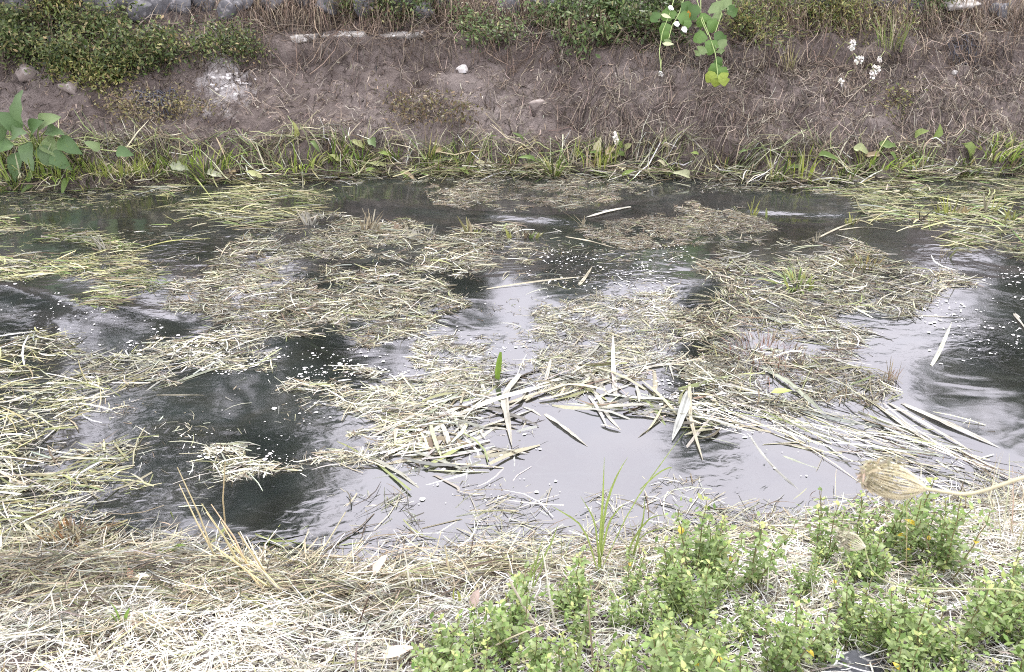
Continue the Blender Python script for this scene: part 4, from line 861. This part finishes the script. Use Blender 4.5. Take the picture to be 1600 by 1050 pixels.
# wild carrot, white flowers on the far bank
def umbel(label, x, y, off, r, droopdir, stemto, group='white wild flowers on the far bank'):
    d = ray(x, y); b = gpt(*stemto); Y = b[1] - off; p = np.array([0, 0, CAMH]) + d * (Y / d[1])
    root = thing('white_flower', label, 'flower', b, group); p = p - b
    g = G(); m = (p * .5) + np.array([0, .02, .06]); g.tube(np.stack([[0, 0, -.02], m * .6, m + p * .15, p]), [.004, .0035, .003, .002], (.30, .33, .14), 5); g.obj('stem', M_STEM, root)
    n = 70; a = U(0, 6.28, n); rr = r * np.sqrt(U(0, 1, n)); el_ = U(.45, 1.1); sk = U(-.7, .7); cx_ = rr * np.cos(a) * el_; cz_ = rr * np.sin(a) * (1.5 - .5 * el_); c = p + np.stack([cx_ + sk * cz_, rng.normal(0, r * .25, n) - .01, cz_], -1)
    l = U(.006, .011, n); e = rng.normal(0, 1, (n, 3)); e /= np.linalg.norm(e, axis=1)[:, None]; s_ = np.cross(e, rng.normal(0, 1, (n, 3))); s_ /= np.linalg.norm(s_, axis=1)[:, None]
    f = G(); f.ribbons(np.stack([c - e * l[:, None], c, c + e * l[:, None]], 1), np.stack([l * .6, l, l * .6], 1), np.repeat(s_[:, None], 3, 1), pick([(1, (.80, .78, .72))], n, .06)); f.obj('flower_head', M_FOAM, root)
umbel('white flower head hanging beside the vine', 1056, 106, .25, .045, None, (1070, 60))
umbel('topmost white flower of the right group', 1331, 70, .25, .04, None, (1300, 90))
umbel('second white flower of the right group', 1342, 93, .25, .035, None, (1320, 100))
umbel('long white flower cluster of the right group', 1366, 112, .25, .05, None, (1350, 110))
umbel('pale fading flower on the slope below the right group', 1316, 131, .2, .04, None, (1340, 110))
umbel('small white flower right of the group', 1374, 92, .22, .02, None, (1395, 90))
umbel('tiny white flower bud left of the vine', 1032, 115, .2, .02, None, (1036, 90))
umbel('pale burr lying in the edge grass below the slope', 962, 216, .1, .04, None, (970, 225))
umbel('white flower fallen at the left end of the water edge', 70, 314, .05, .022, None, (80, 292))

# ------------------------------------------------------------------ near bank: straw, stalks, herbs
nsurf = lambda x, y: np.maximum(H(x, y), 0) + .004
def nband(n, px_poly, seed, thr=.4, fn=3.0):
    xy, _ = poly_pts(px_poly, n, seed, thr, fn, z=.15); return xy
BL = (.80, .775, .65); P_NEAR = [(7, np.array(BL) * 1.12), (3, PALE), (2, (.66, .60, .46)), (1, GREY), (.6, BROWN), (.5, YEL)]
NB = [(-150, 965), (120, 955), (330, 935), (470, 915), (640, 890), (900, 880), (1060, 880), (1320, 840), (1750, 790), (1750, 1300), (-150, 1300)]
g = G(); lying(g, nband(9000, NB, 801, .34), nsurf, .5, 1.3, (.06, .28), (.002, .005), P_NEAR, .05, K=5, tilt=.3, bend=.35)
lying(g, nband(2600, [(1000, 840), (1300, 795), (1750, 750), (1750, 880), (1300, 900), (1000, 900)], 806, .25), nsurf, .3, 1.2, (.05, .25), (.002, .005), P_NEAR, .04, K=4, tilt=.2, bend=.3)
lying(g, nband(9000, NB, 802, .30), nsurf, .8, 1.6, (.03, .15), (.0015, .004), P_NEAR + [(2, BROWN), (1, DARK)], .07, K=4, tilt=.35, bend=.4)
lying(g, nband(3800, [(-100, 860), (420, 860), (1000, 880), (1000, 940), (-100, 985)], 803, .38), nsurf, .3, .9, (.06, .3), (.002, .005), [(2, STRAW), (2, BROWN), (2, GREY), (2, TAN), (1.5, OLIVE), (1.5, DARK)], .05, K=5, tilt=.15, bend=.3)
xe = U(-2.6, 3.2, 5200); ye = yN(xe) + rng.normal(-.03, .075, 5200)
lying(g, np.stack([xe, ye], -1), nsurf, .3, .9, (.05, .26), (.002, .005), [(3, STRAW), (2, BL), (1.5, GREY), (1.5, BROWN), (1, TAN)], .035, K=4, tilt=.15, bend=.3)
tag(g.obj('cut_straw', M_STRAW), 'bleached cut straw covering the near bank', 'straw', None, 'stuff')
def stalk(label, pts, r, tint, name='dry_stalk', cat='stalk', group=None, dz=None, taper=.5):
    """pts: (px, py, height above ground)"""
    W = []
    for (x, y, h) in pts:
        if h <= .02: p = gpt(x, y)
        else:
            d = ray(x, y); base = gpt(pts[0][0], pts[0][1]); Y = base[1] + h * .05; p = np.array([0, 0, CAMH]) + d * (Y / d[1])
        W.append(p)
    W = np.array(W); o3 = W[0].copy(); u = np.linspace(0, len(W) - 1, len(W) * 3)
    P = np.stack([np.interp(u, range(len(W)), W[:, i]) for i in range(3)], -1) - o3
    P[0, 2] -= .03
    g = G(); g.tube(P, np.linspace(r, r * taper, len(P)), tint, 6)
    return tag(g.obj(name, M_STEM, None, True, loc=tuple(o3)), label, cat, group)
# leaning bundle of dry stalks
bb = gpt(440, 925); root = thing('stalk_bundle', 'leaning bundle of dry yellow stalks at the edge of the near bank', 'dry stalks', bb)
for i, (x0, y0, x1, y1) in enumerate([(340, 880, 277, 730), (345, 880, 280, 757), (352, 720, 352, 835), (385, 895, 315, 787), (395, 898, 330, 788), (380, 890, 322, 800), (405, 905, 345, 815), (420, 915, 375, 830), (430, 920, 385, 838), (440, 925, 372, 832), (450, 930, 330, 850), (400, 900, 360, 850), (425, 930, 345, 860), (455, 935, 400, 880), (460, 940, 385, 870), (370, 890, 300, 850)]):
    if y0 < y1: x0, y0, x1, y1 = x1, y1, x0, y0
    a = gpt(x0, y0); Y = a[1] - .02; d = ray(x1, y1); e = np.array([0, 0, CAMH]) + d * ((Y + U(-.05, .1)) / d[1])
    m = (a + e) / 2 + np.array([U(-.01, .01), 0, U(-.01, .015)])
    g = G(); g.tube(np.stack([a - [0, 0, .03], m, e]) - bb, [.0035, .003, .0015], pick([(2, (.62, .54, .30)), (1, BL)], 1)[0], 5); g.obj('stalk', M_STEM, root)
for (lab, pts, r, c_) in [
  ('dark brown twig standing in the straw', [(557, 992, 0), (566, 960, .1), (577, 930, .2)], .003, (.10, .06, .05)),
  ('pale pinkish bent twig at the bottom edge', [(556, 1060, 0), (556, 1025, .1), (558, 1005, .1)], .004, (.42, .33, .30)),
  ('white stalk standing left in the straw bank', [(642, 930, 0), (637, 890, .1), (632, 862, .2)], .004, BL),
  ('yellow topped stalk standing at the near water edge', [(705, 910, 0), (700, 880, .1), (695, 852, .2)], .0045, (.62, .56, .36)),
  ('dark twig poking up from the near water', [(733, 872, 0), (737, 856, .1), (740, 838, .1)], .003, (.13, .08, .06)),
  ('thick pale stalk leaning left over the herbs', [(850, 1000, 0), (820, 950, .1), (795, 905, .2)], .006, (.60, .53, .44)),
  ('tall thin white stalk behind the leaning one', [(872, 995, 0), (860, 940, .1), (853, 890, .2), (848, 862, .2)], .004, BL),
  ('brown stalk standing in the herbs', [(928, 1050, 0), (922, 980, .1), (918, 932, .2)], .004, (.40, .32, .24)),
  ('long pale stalk lying across the herbs at the bottom', [(700, 1050, 0), (790, 1000, .1), (850, 975, .12)], .004, (.58, .52, .36)),
  ('white twig lying on the herbs', [(1125, 905, 0), (1170, 898, .12), (1222, 884, .16)], .006, (.76, .72, .64)),
  ('thin upright yellow stalk in front of the right herbs', [(1415, 905, 0), (1417, 840, .1), (1417, 772, .2)], .002, (.55, .48, .28)),
  ('pale straight stalk leaning above the herbs', [(1280, 868, 0), (1330, 850, .1), (1395, 798, .15)], .004, (.66, .58, .46)),
  ('pale stalk crossing right of the herbs', [(1480, 800, 0), (1520, 812, .05), (1560, 822, .05)], .005, (.66, .60, .46)),
  ('white splinter pointing up at the left of the straw bank', [(95, 980, 0), (86, 955, .1), (79, 925, .1)], .004, BL),
  ('pale stalk reaching over the near water beside the deep pool', [(470, 890, 0), (510, 850, .06), (540, 800, .1)], .004, (.62, .58, .40)),
  ('long thin straw lying over the left straw', [(160, 885, 0), (250, 922, .05), (330, 965, .03)], .003, BL)]:
    stalk(lab, pts, r, c_)
o = blade('broad pale straw leaf lying in the straw bank', [(585, 950), (640, 930), (690, 925)], .02, BL, .22, .02)
for (lab, x, y, L, c_, d) in [('pale folded leaf on the straw left of the middle', 585, 915, .09, (.66, .58, .48), (.4, .3, .5)), ('small brown leaf on the wet straw at the left', 205, 905, .05, (.36, .20, .14), (.3, -.5, -.3)), ('oval cream leaf on the wet straw at the left', 215, 918, .05, (.70, .64, .46), (1, 0, 0)), ('pale pink brown dead leaf among the herbs', 738, 970, .07, (.46, .36, .31), (.2, .3, .5)), ('white scrap of leaf at the bottom edge left of the middle', 600, 1045, .09, (.62, .50, .40), (1, .3, .1))]:
    q = link('dead_leaf', leaf_mesh('dead_leaf', L, L * .5, c_, M_STRAW, droop=.1, edge=.05), None, tuple(gpt(x, y) + np.array([0, 0, .05]))); q.rotation_euler = frame_from(d).to_euler(); tag(q, lab, 'leaf')

# green grass shoots on the near bank
def shoot(label, base, blades, tint, name='grass_shoot', depth=0.0):
    b = gpt(*base); root = thing(name, label, 'grass', b)
    for (pts, wd) in blades:
        W = np.array([np.array([0, 0, CAMH]) + ray(x, y) * ((b[1] + depth) / ray(x, y)[1]) for (x, y) in pts]) - b
        k = 8; u = np.linspace(0, len(W) - 1, k); C = np.stack([np.interp(u, range(len(W)), W[:, i]) for i in range(3)], -1)
        for _ in range(1): C[1:-1] = (C[:-2] + 2 * C[1:-1] + C[2:]) / 4
        t = np.linspace(0, 1, k); C[:, 1] += -.05 * t ** 2
        D = np.gradient(C, axis=0); D /= np.linalg.norm(D, axis=1)[:, None]; S = np.cross(D, [0, -1.0, .4]); S /= np.linalg.norm(S, axis=1)[:, None]
        hw = wd * .5 * np.interp(t, [0, .2, .6, 1], [.6, 1, .9, .08]); N_ = np.cross(S, D)
        V = np.stack([C - S * hw[:, None] + N_ * hw[:, None] * .3, C, C + S * hw[:, None] + N_ * hw[:, None] * .3], 1).reshape(-1, 3)
        F = [[i * 3 + j, i * 3 + j + 1, i * 3 + j + 4, i * 3 + j + 3] for i in range(k - 1) for j in range(2)]
        T = np.clip(np.array(tint)[None] * (1 + rng.normal(0, .08, (len(V), 1))) * np.where(np.arange(len(V)) % 3 == 1, 1.2, 1)[:, None], 0, .9)
        q = G(); q.add(V, F, T); q.obj('blade', M_LEAF, root, True)
shoot('tall green grass shoot rising in front of the pale water', (935, 905), [([(935, 905), (937, 850), (941, 780), (942, 700)], .010), ([(938, 890), (942, 800), (960, 740), (978, 700)], .008), ([(938, 880), (950, 810), (975, 770)], .007), ([(936, 880), (930, 810), (905, 760)], .006), ([(940, 890), (985, 790), (1030, 720), (1070, 655)], .004), ([(1000, 765), (1030, 735), (1050, 722), (1045, 720)], .005), ([(935, 900), (915, 820), (880, 795), (860, 775)], .006)], (.30, .38, .11))
shoot('second green grass shoot right of the tall one', (985, 880), [([(985, 880), (978, 860), (1010, 800), (1040, 790)], .008), ([(985, 880), (1005, 810), (1005, 760)], .006), ([(985, 885), (1000, 830), (1060, 805)], .005)], (.26, .33, .10))
shoot('green grass blades left of the tall shoot', (830, 935), [([(830, 935), (815, 905), (792, 875)], .014), ([(820, 930), (832, 880), (845, 850)], .007), ([(812, 930), (860, 850), (872, 800)], .006), ([(825, 935), (850, 880), (845, 845)], .005), ([(830, 935), (838, 870), (850, 820)], .005)], (.28, .36, .12))
shoot('small green grass tuft in the left straw', (190, 985), [([(190, 985), (200, 955), (213, 930)], .012), ([(190, 985), (185, 950), (180, 920)], .007), ([(188, 985), (178, 955), (176, 940)], .006)], (.20, .32, .07))
shoot('single thin green blade in the left straw', (307, 1012), [([(307, 1012), (308, 1000), (311, 985)], .010)], (.25, .34, .12))
shoot('green blade hanging over the deep pool at the near bank', (262, 865), [([(262, 865), (280, 848), (298, 838)], .012), ([(262, 865), (255, 855), (240, 850)], .008)], (.24, .36, .10))
shoot('yellow green young grass in the middle of the straw bank', (720, 955), [([(720, 955), (718, 925), (715, 905)], .010), ([(730, 960), (735, 935), (738, 915)], .007), ([(712, 955), (708, 925), (712, 900)], .006), ([(725, 955), (740, 930), (748, 918)], .006), ([(790, 960), (792, 930), (788, 905)], .006)], (.34, .38, .10))
shoot('low yellow green blades left of the herbs', (665, 1000), [([(665, 1000), (655, 980), (648, 970)], .010), ([(672, 1000), (680, 985), (690, 975)], .008), ([(660, 1000), (668, 980), (660, 962)], .008), ([(720, 1000), (735, 990), (700, 985)], .008)], (.36, .40, .14))
shoot('broad pale green blades among the herbs at the bottom', (925, 1050), [([(905, 1050), (885, 1025), (870, 1010)], .022), ([(900, 1045), (908, 1000), (912, 960)], .012), ([(945, 1025), (965, 995), (985, 970)], .016), ([(1000, 1010), (1040, 990), (1080, 985)], .010), ([(1010, 1000), (1000, 985), (990, 965)], .010)], (.36, .44, .20))
shoot('pale grass blades bending at the bottom edge', (1105, 1060), [([(1110, 1060), (1112, 1020), (1112, 985)], .006), ([(1150, 1060), (1130, 1010), (1115, 990)], .006), ([(1120, 1050), (1080, 1010), (1055, 990)], .004), ([(1060, 993), (1090, 990), (1110, 995)], .012)], (.50, .54, .34))

# herbs (mint like): prototypes, then copies
LM = [leaf_mesh('leaf', 1, .58, c_, droop=.3, cup=.3, k=5) for c_ in ((.17, .235, .085), (.215, .285, .11), (.27, .335, .15), (.125, .185, .06))]
LMY = leaf_mesh('leaf', 1, .6, (.55, .42, .05), droop=.3, cup=.3, k=5)
SM = [leaf_mesh('flower_bract', 1, .7, c_, droop=.2, cup=.4, k=4) for c_ in ((.34, .40, .13), (.42, .46, .18))]
def herb_proto(seed, h):
    r = np.random.default_rng(seed); root = link('green_herb', None); fill = G()
    for s in range(4):
        a0 = r.uniform(0, 6.28); lean = r.uniform(.1, .5) * (s > 0); hh = h * r.uniform(.6, 1.0) if s else h
        K = 8; t = np.linspace(0, 1, K)
        C = np.stack([np.cos(a0) * (.01 + lean * hh * t), np.sin(a0) * (.01 + lean * hh * t), t * hh * (1 - .15 * lean) - .02 * (t == 0)], -1); C += r.normal(0, .004, (K, 3))
        g = G(); g.tube(C, np.linspace(.0026, .0012, K), (.20, .17, .08), 4); stem = g.obj('stem', M_STEM, root)
        nn = max(5, int(hh / .036))
        for i in range(nn):
            u = .15 + .85 * (i + 1) / nn; p = np.array([np.interp(u, t, C[:, j]) for j in range(3)]); aa = a0 + i * 1.57 + r.normal(0, .2)
            top = u > .88
            for sgn in (0, 3.14159):
                d = (math.cos(aa + sgn), math.sin(aa + sgn), r.uniform(.05, .55) + (.5 if top else 0))
                L = r.uniform(.026, .044) * (1.15 - .5 * u) * (.75 if top else 1)
                if top and s % 2 == 0: put_leaf(stem, SM[r.integers(2)], p, d, (0, 0, 1), L * .9, 'flower_bract')
                else: put_leaf(stem, LMY if r.random() < .004 else LM[r.integers(4)], p, d, (r.normal(0, .2), r.normal(0, .2), 1), L)
        # side shoots: leaves too small to pick apart
        n = 46; u = r.uniform(.1, .97, n); c = np.stack([np.interp(u, t, C[:, j]) for j in range(3)], -1) + r.normal(0, 1, (n, 3)) * np.array([.018, .018, .012])
        l = r.uniform(.006, .012, n); d = r.normal(0, 1, (n, 3)); d[:, 2] *= .5; d /= np.linalg.norm(d, axis=1)[:, None]
        S = np.cross(d, r.normal(0, .4, (n, 3)) + np.array([0, 0, 1])); S /= np.linalg.norm(S, axis=1)[:, None]
        fill.ribbons(np.stack([c - d * l[:, None], c, c + d * l[:, None]], 1), np.stack([l * .15, l * .55, l * .1], 1), np.repeat(S[:, None], 3, 1), pick([(2, (.17, .26, .07)), (2, (.24, .33, .11)), (1, (.34, .40, .15))], n))
    tag(fill.obj('foliage', M_LEAF, root), kind='stuff')
    return root
PROTO = [herb_proto(40 + i, .20 + .022 * i) for i in range(5)]
HS = []; HX = []
hr = np.random.default_rng(77)
HP = [(640, 1040), (760, 990), (880, 925), (1030, 895), (1130, 870), (1300, 875), (1390, 845), (1480, 855), (1560, 920), (1660, 950), (1660, 1170), (640, 1170)]
tries = 0
while len(HS) < 86 and tries < 12000:
    tries += 1; x = hr.uniform(640, 1660); y = hr.uniform(870, 1170)
    if not in_poly(np.array([x]), np.array([y - 10]), HP)[0]: continue
    if x > 1500 and y < 960 and hr.random() < .5: continue
    if abs(x - 1330) < 70 and y > 1050: continue
    p = gpt(x, y)
    if all((p[0] - q[0]) ** 2 + (p[1] - q[1]) ** 2 > .055 ** 2 for q in HS): HS.append(p); HX.append((x, y))
used = [False] * 5
def near_what(x, y):
    if x < 860: return 'at the straggling left end of the thicket'
    if x < 1060: return 'behind the broad grass blades in the left of the thicket' if y < 1020 else 'around the broad pale grass blades at the bottom'
    if x < 1260: return 'in the thicket near the white twig' if y < 1000 else 'at the bottom edge left of the dark rock'
    if x < 1440: return 'in the thicket below the small pale seed head'
    return 'at the right end of the thicket under the large seed head' if y < 1010 else 'in the bottom right corner, right of the dark rock'
for i, p in enumerate(HS):
    k = int(hr.integers(5)); src = PROTO[k]
    o = src if not used[k] else copy_tree(src); used[k] = True
    s = hr.uniform(.6, 1.2); o.location = tuple(p); o.rotation_euler = (hr.normal(0, .08), hr.normal(0, .08), hr.uniform(0, 6.28)); o.scale = (s, s, s)
    tag(o, 'leafy green herb ' + near_what(*HX[i]), 'herb', 'green herbs of the thicket on the near bank')
def hero_herb(label, x, y, k, s, rz, tilt=(0, 0)):
    o = copy_tree(PROTO[k]); o.location = tuple(gpt(x, y)); o.rotation_euler = (*tilt, rz); o.scale = (s,) * 3; tag(o, label, 'herb', 'green herbs of the thicket on the near bank')
hero_herb('tallest herb sprig at the left of the thicket, rising over the dry stalks', 1085, 905, 4, 1.15, .4)
hero_herb('slim herb sprig leaning left beside the round seed head', 1375, 868, 4, 1.15, 2.0, (0, -.25))
hero_herb('upright herb sprig right under the round seed head', 1425, 880, 4, 1.2, 1.2)
hero_herb('herb sprig in front of the white twig', 1170, 930, 3, 1.1, .2)
hero_herb('single young nettle like herb left of the thicket', 895, 965, 2, 1.1, .9)
hero_herb('small herb at the lower left end of the thicket', 690, 1050, 0, 1.0, 2.9)

# round nest-like seed head of wild carrot, close to the camera
def seed_head(label, c, tip, R, L, stem, tint, n=46, fuzz=240, stemr=1.0, stint=(.50, .46, .30)):
    c = np.array(c); ax = np.array(tip) - c; ax /= np.linalg.norm(ax); s1 = np.cross(ax, [0, 0, 1.0]); s1 /= np.linalg.norm(s1); s2 = np.cross(ax, s1)
    S = np.array(stem); b = S[-1]; root = thing('seed_head', label, 'seed head', b)
    u = np.linspace(0, len(S) - 1, 26); P = np.stack([np.interp(u, range(len(S)), S[:, i]) for i in range(3)], -1)
    for _ in range(4): P[1:-1] = (P[:-2] + 2 * P[1:-1] + P[2:]) / 4
    P[1:-1] += rng.normal(0, .0003, P[1:-1].shape); g = G(); g.tube(P - b, np.linspace(R * .075, R * .10, len(P)) * stemr, stint, 7); g.obj('stem', M_STEM, root, True)
    g = G(); t = np.linspace(0, 1, 9); prof = np.array([.06, .42, .72, .92, 1.0, .97, .86, .66, .42])
    for i in range(n):
        a = i * 2.399; rr = R * (.55 + .45 * ((i * .618) % 1))
        off = rng.normal(0, .03, 9).cumsum() * R
        Q = c[None] + ax[None] * (t * L * (.85 + .15 * ((i * .37) % 1)))[:, None] + (s1 * math.cos(a) + s2 * math.sin(a))[None] * (prof * rr)[:, None] + s1[None] * off[:, None] * .4
        g.tube(Q - b, np.linspace(.0009, .0004, 9), np.array(tint) * U(.75, 1.1), 4)
    tag(g.obj('rays', M_STEM, root, True), kind='stuff')
    n2 = fuzz; a = U(0, 6.28, n2); uu = U(.45, 1.0, n2); pr = np.interp(uu, t, prof) * R * U(.35, 1.0, n2)
    C = c[None] + ax[None] * (uu * L)[:, None] + (s1[None] * np.cos(a)[:, None] + s2[None] * np.sin(a)[:, None]) * pr[:, None] - b
    e = rng.normal(0, 1, (n2, 3)); e /= np.linalg.norm(e, axis=1)[:, None]; l = U(.003, .007, n2); sd2 = np.cross(e, rng.normal(0, 1, (n2, 3))); sd2 /= np.linalg.norm(sd2, axis=1)[:, None]
    f = G(); f.ribbons(np.stack([C - e * l[:, None], C, C + e * l[:, None]], 1), np.stack([l * .08, l * .22, l * .08], 1), np.repeat(sd2[:, None], 3, 1), pick([(2, np.array(tint) * .8), (1, np.array(tint) * .55)], n2)); tag(f.obj('seeds', M_STRAW, root), kind='stuff')
D1 = 1.0
seed_head('large closed nest shaped seed head on a curved pale stem, nearest to the viewer', dpt(1447, 764, D1), dpt(1352, 738, D1 - .01), .023, .064,
          [dpt(1447, 764, D1), dpt(1470, 768, D1), dpt(1500, 774, D1), dpt(1535, 770, D1), dpt(1570, 755, D1), dpt(1605, 743, D1), dpt(1680, 735, D1), dpt(1760, 800, D1 + .02), (.86, .80, 1.3), (.90, .82, .62)], (.60, .54, .36))
D2 = 1.45
seed_head('smaller pale seed head sunk among the herbs with a thin curved stem', dpt(1352, 855, D2), dpt(1318, 838, D2), .017, .042,
          [dpt(1352, 855, D2), dpt(1356, 885, D2), dpt(1375, 908, D2), dpt(1420, 918, D2), dpt(1500, 922, D2), dpt(1580, 918, D2), dpt(1660, 930, D2), (1.05, 1.15, .75), (1.08, 1.16, .44)], (.55, .53, .38), 26, 160, .62, (.34, .36, .18))
tuft('soft pale dry grass at the right edge of the near bank', gpt(1590, 850), 46, .34, .5, [(2, BL), (2, (.52, .52, .34)), (1, TAN)], .005, 'dry_grass', 'grass tuft', r=.12, mat=M_STRAW)
tuft('thin dry grass rising into the water at the right edge', gpt(1545, 800), 22, .30, .5, [(2, BL), (1, TAN), (1, BROWN)], .004, 'dry_grass', 'grass tuft', r=.14, mat=M_STRAW)
for (lab, x, y, n_, h_, pal_) in (('thin dry grass standing in the left part of the thicket', 960, 960, 16, .26, [(2, BL), (1, TAN)]), ('thin dry grass standing beside the white twig', 1200, 960, 14, .24, [(2, BL), (1, TAN), (1, BROWN)]), ('dry stems standing below the small seed head', 1300, 960, 14, .22, [(1, BL), (2, BROWN)]),
        ('thin green grass rising from the middle of the thicket', 1080, 1000, 14, .30, [(2, (.30, .38, .14)), (1, (.45, .48, .24))]), ('thin green grass at the bottom left of the thicket', 780, 1010, 18, .22, [(2, (.28, .36, .12)), (1, (.45, .48, .24))]), ('thin pale grass rising over the water right of the tall shoot', 1010, 880, 12, .26, [(2, (.50, .50, .32)), (1, BL)]),
        ('dry stems standing right of the large seed head', 1500, 900, 16, .24, [(2, BL), (1, BROWN), (1, TAN)]), ('thin grass rising over the water in the middle', 860, 900, 14, .22, [(2, (.34, .40, .18)), (1, BL)])):
    tuft(lab, gpt(x, y), n_, h_, .45, pal_, .004, 'thin_grass', 'grass tuft', r=.09, mat=M_STRAW, droop=.25)
# dark rock at the bottom edge
rock('dark_rock', 'black and white weathered rock at the bottom edge under the herbs', 'rock', gpt(1330, 1052) + np.array([0, -.02, .03]), (.22, .13, .06), M_DARKROCK, 55, rz=.1)
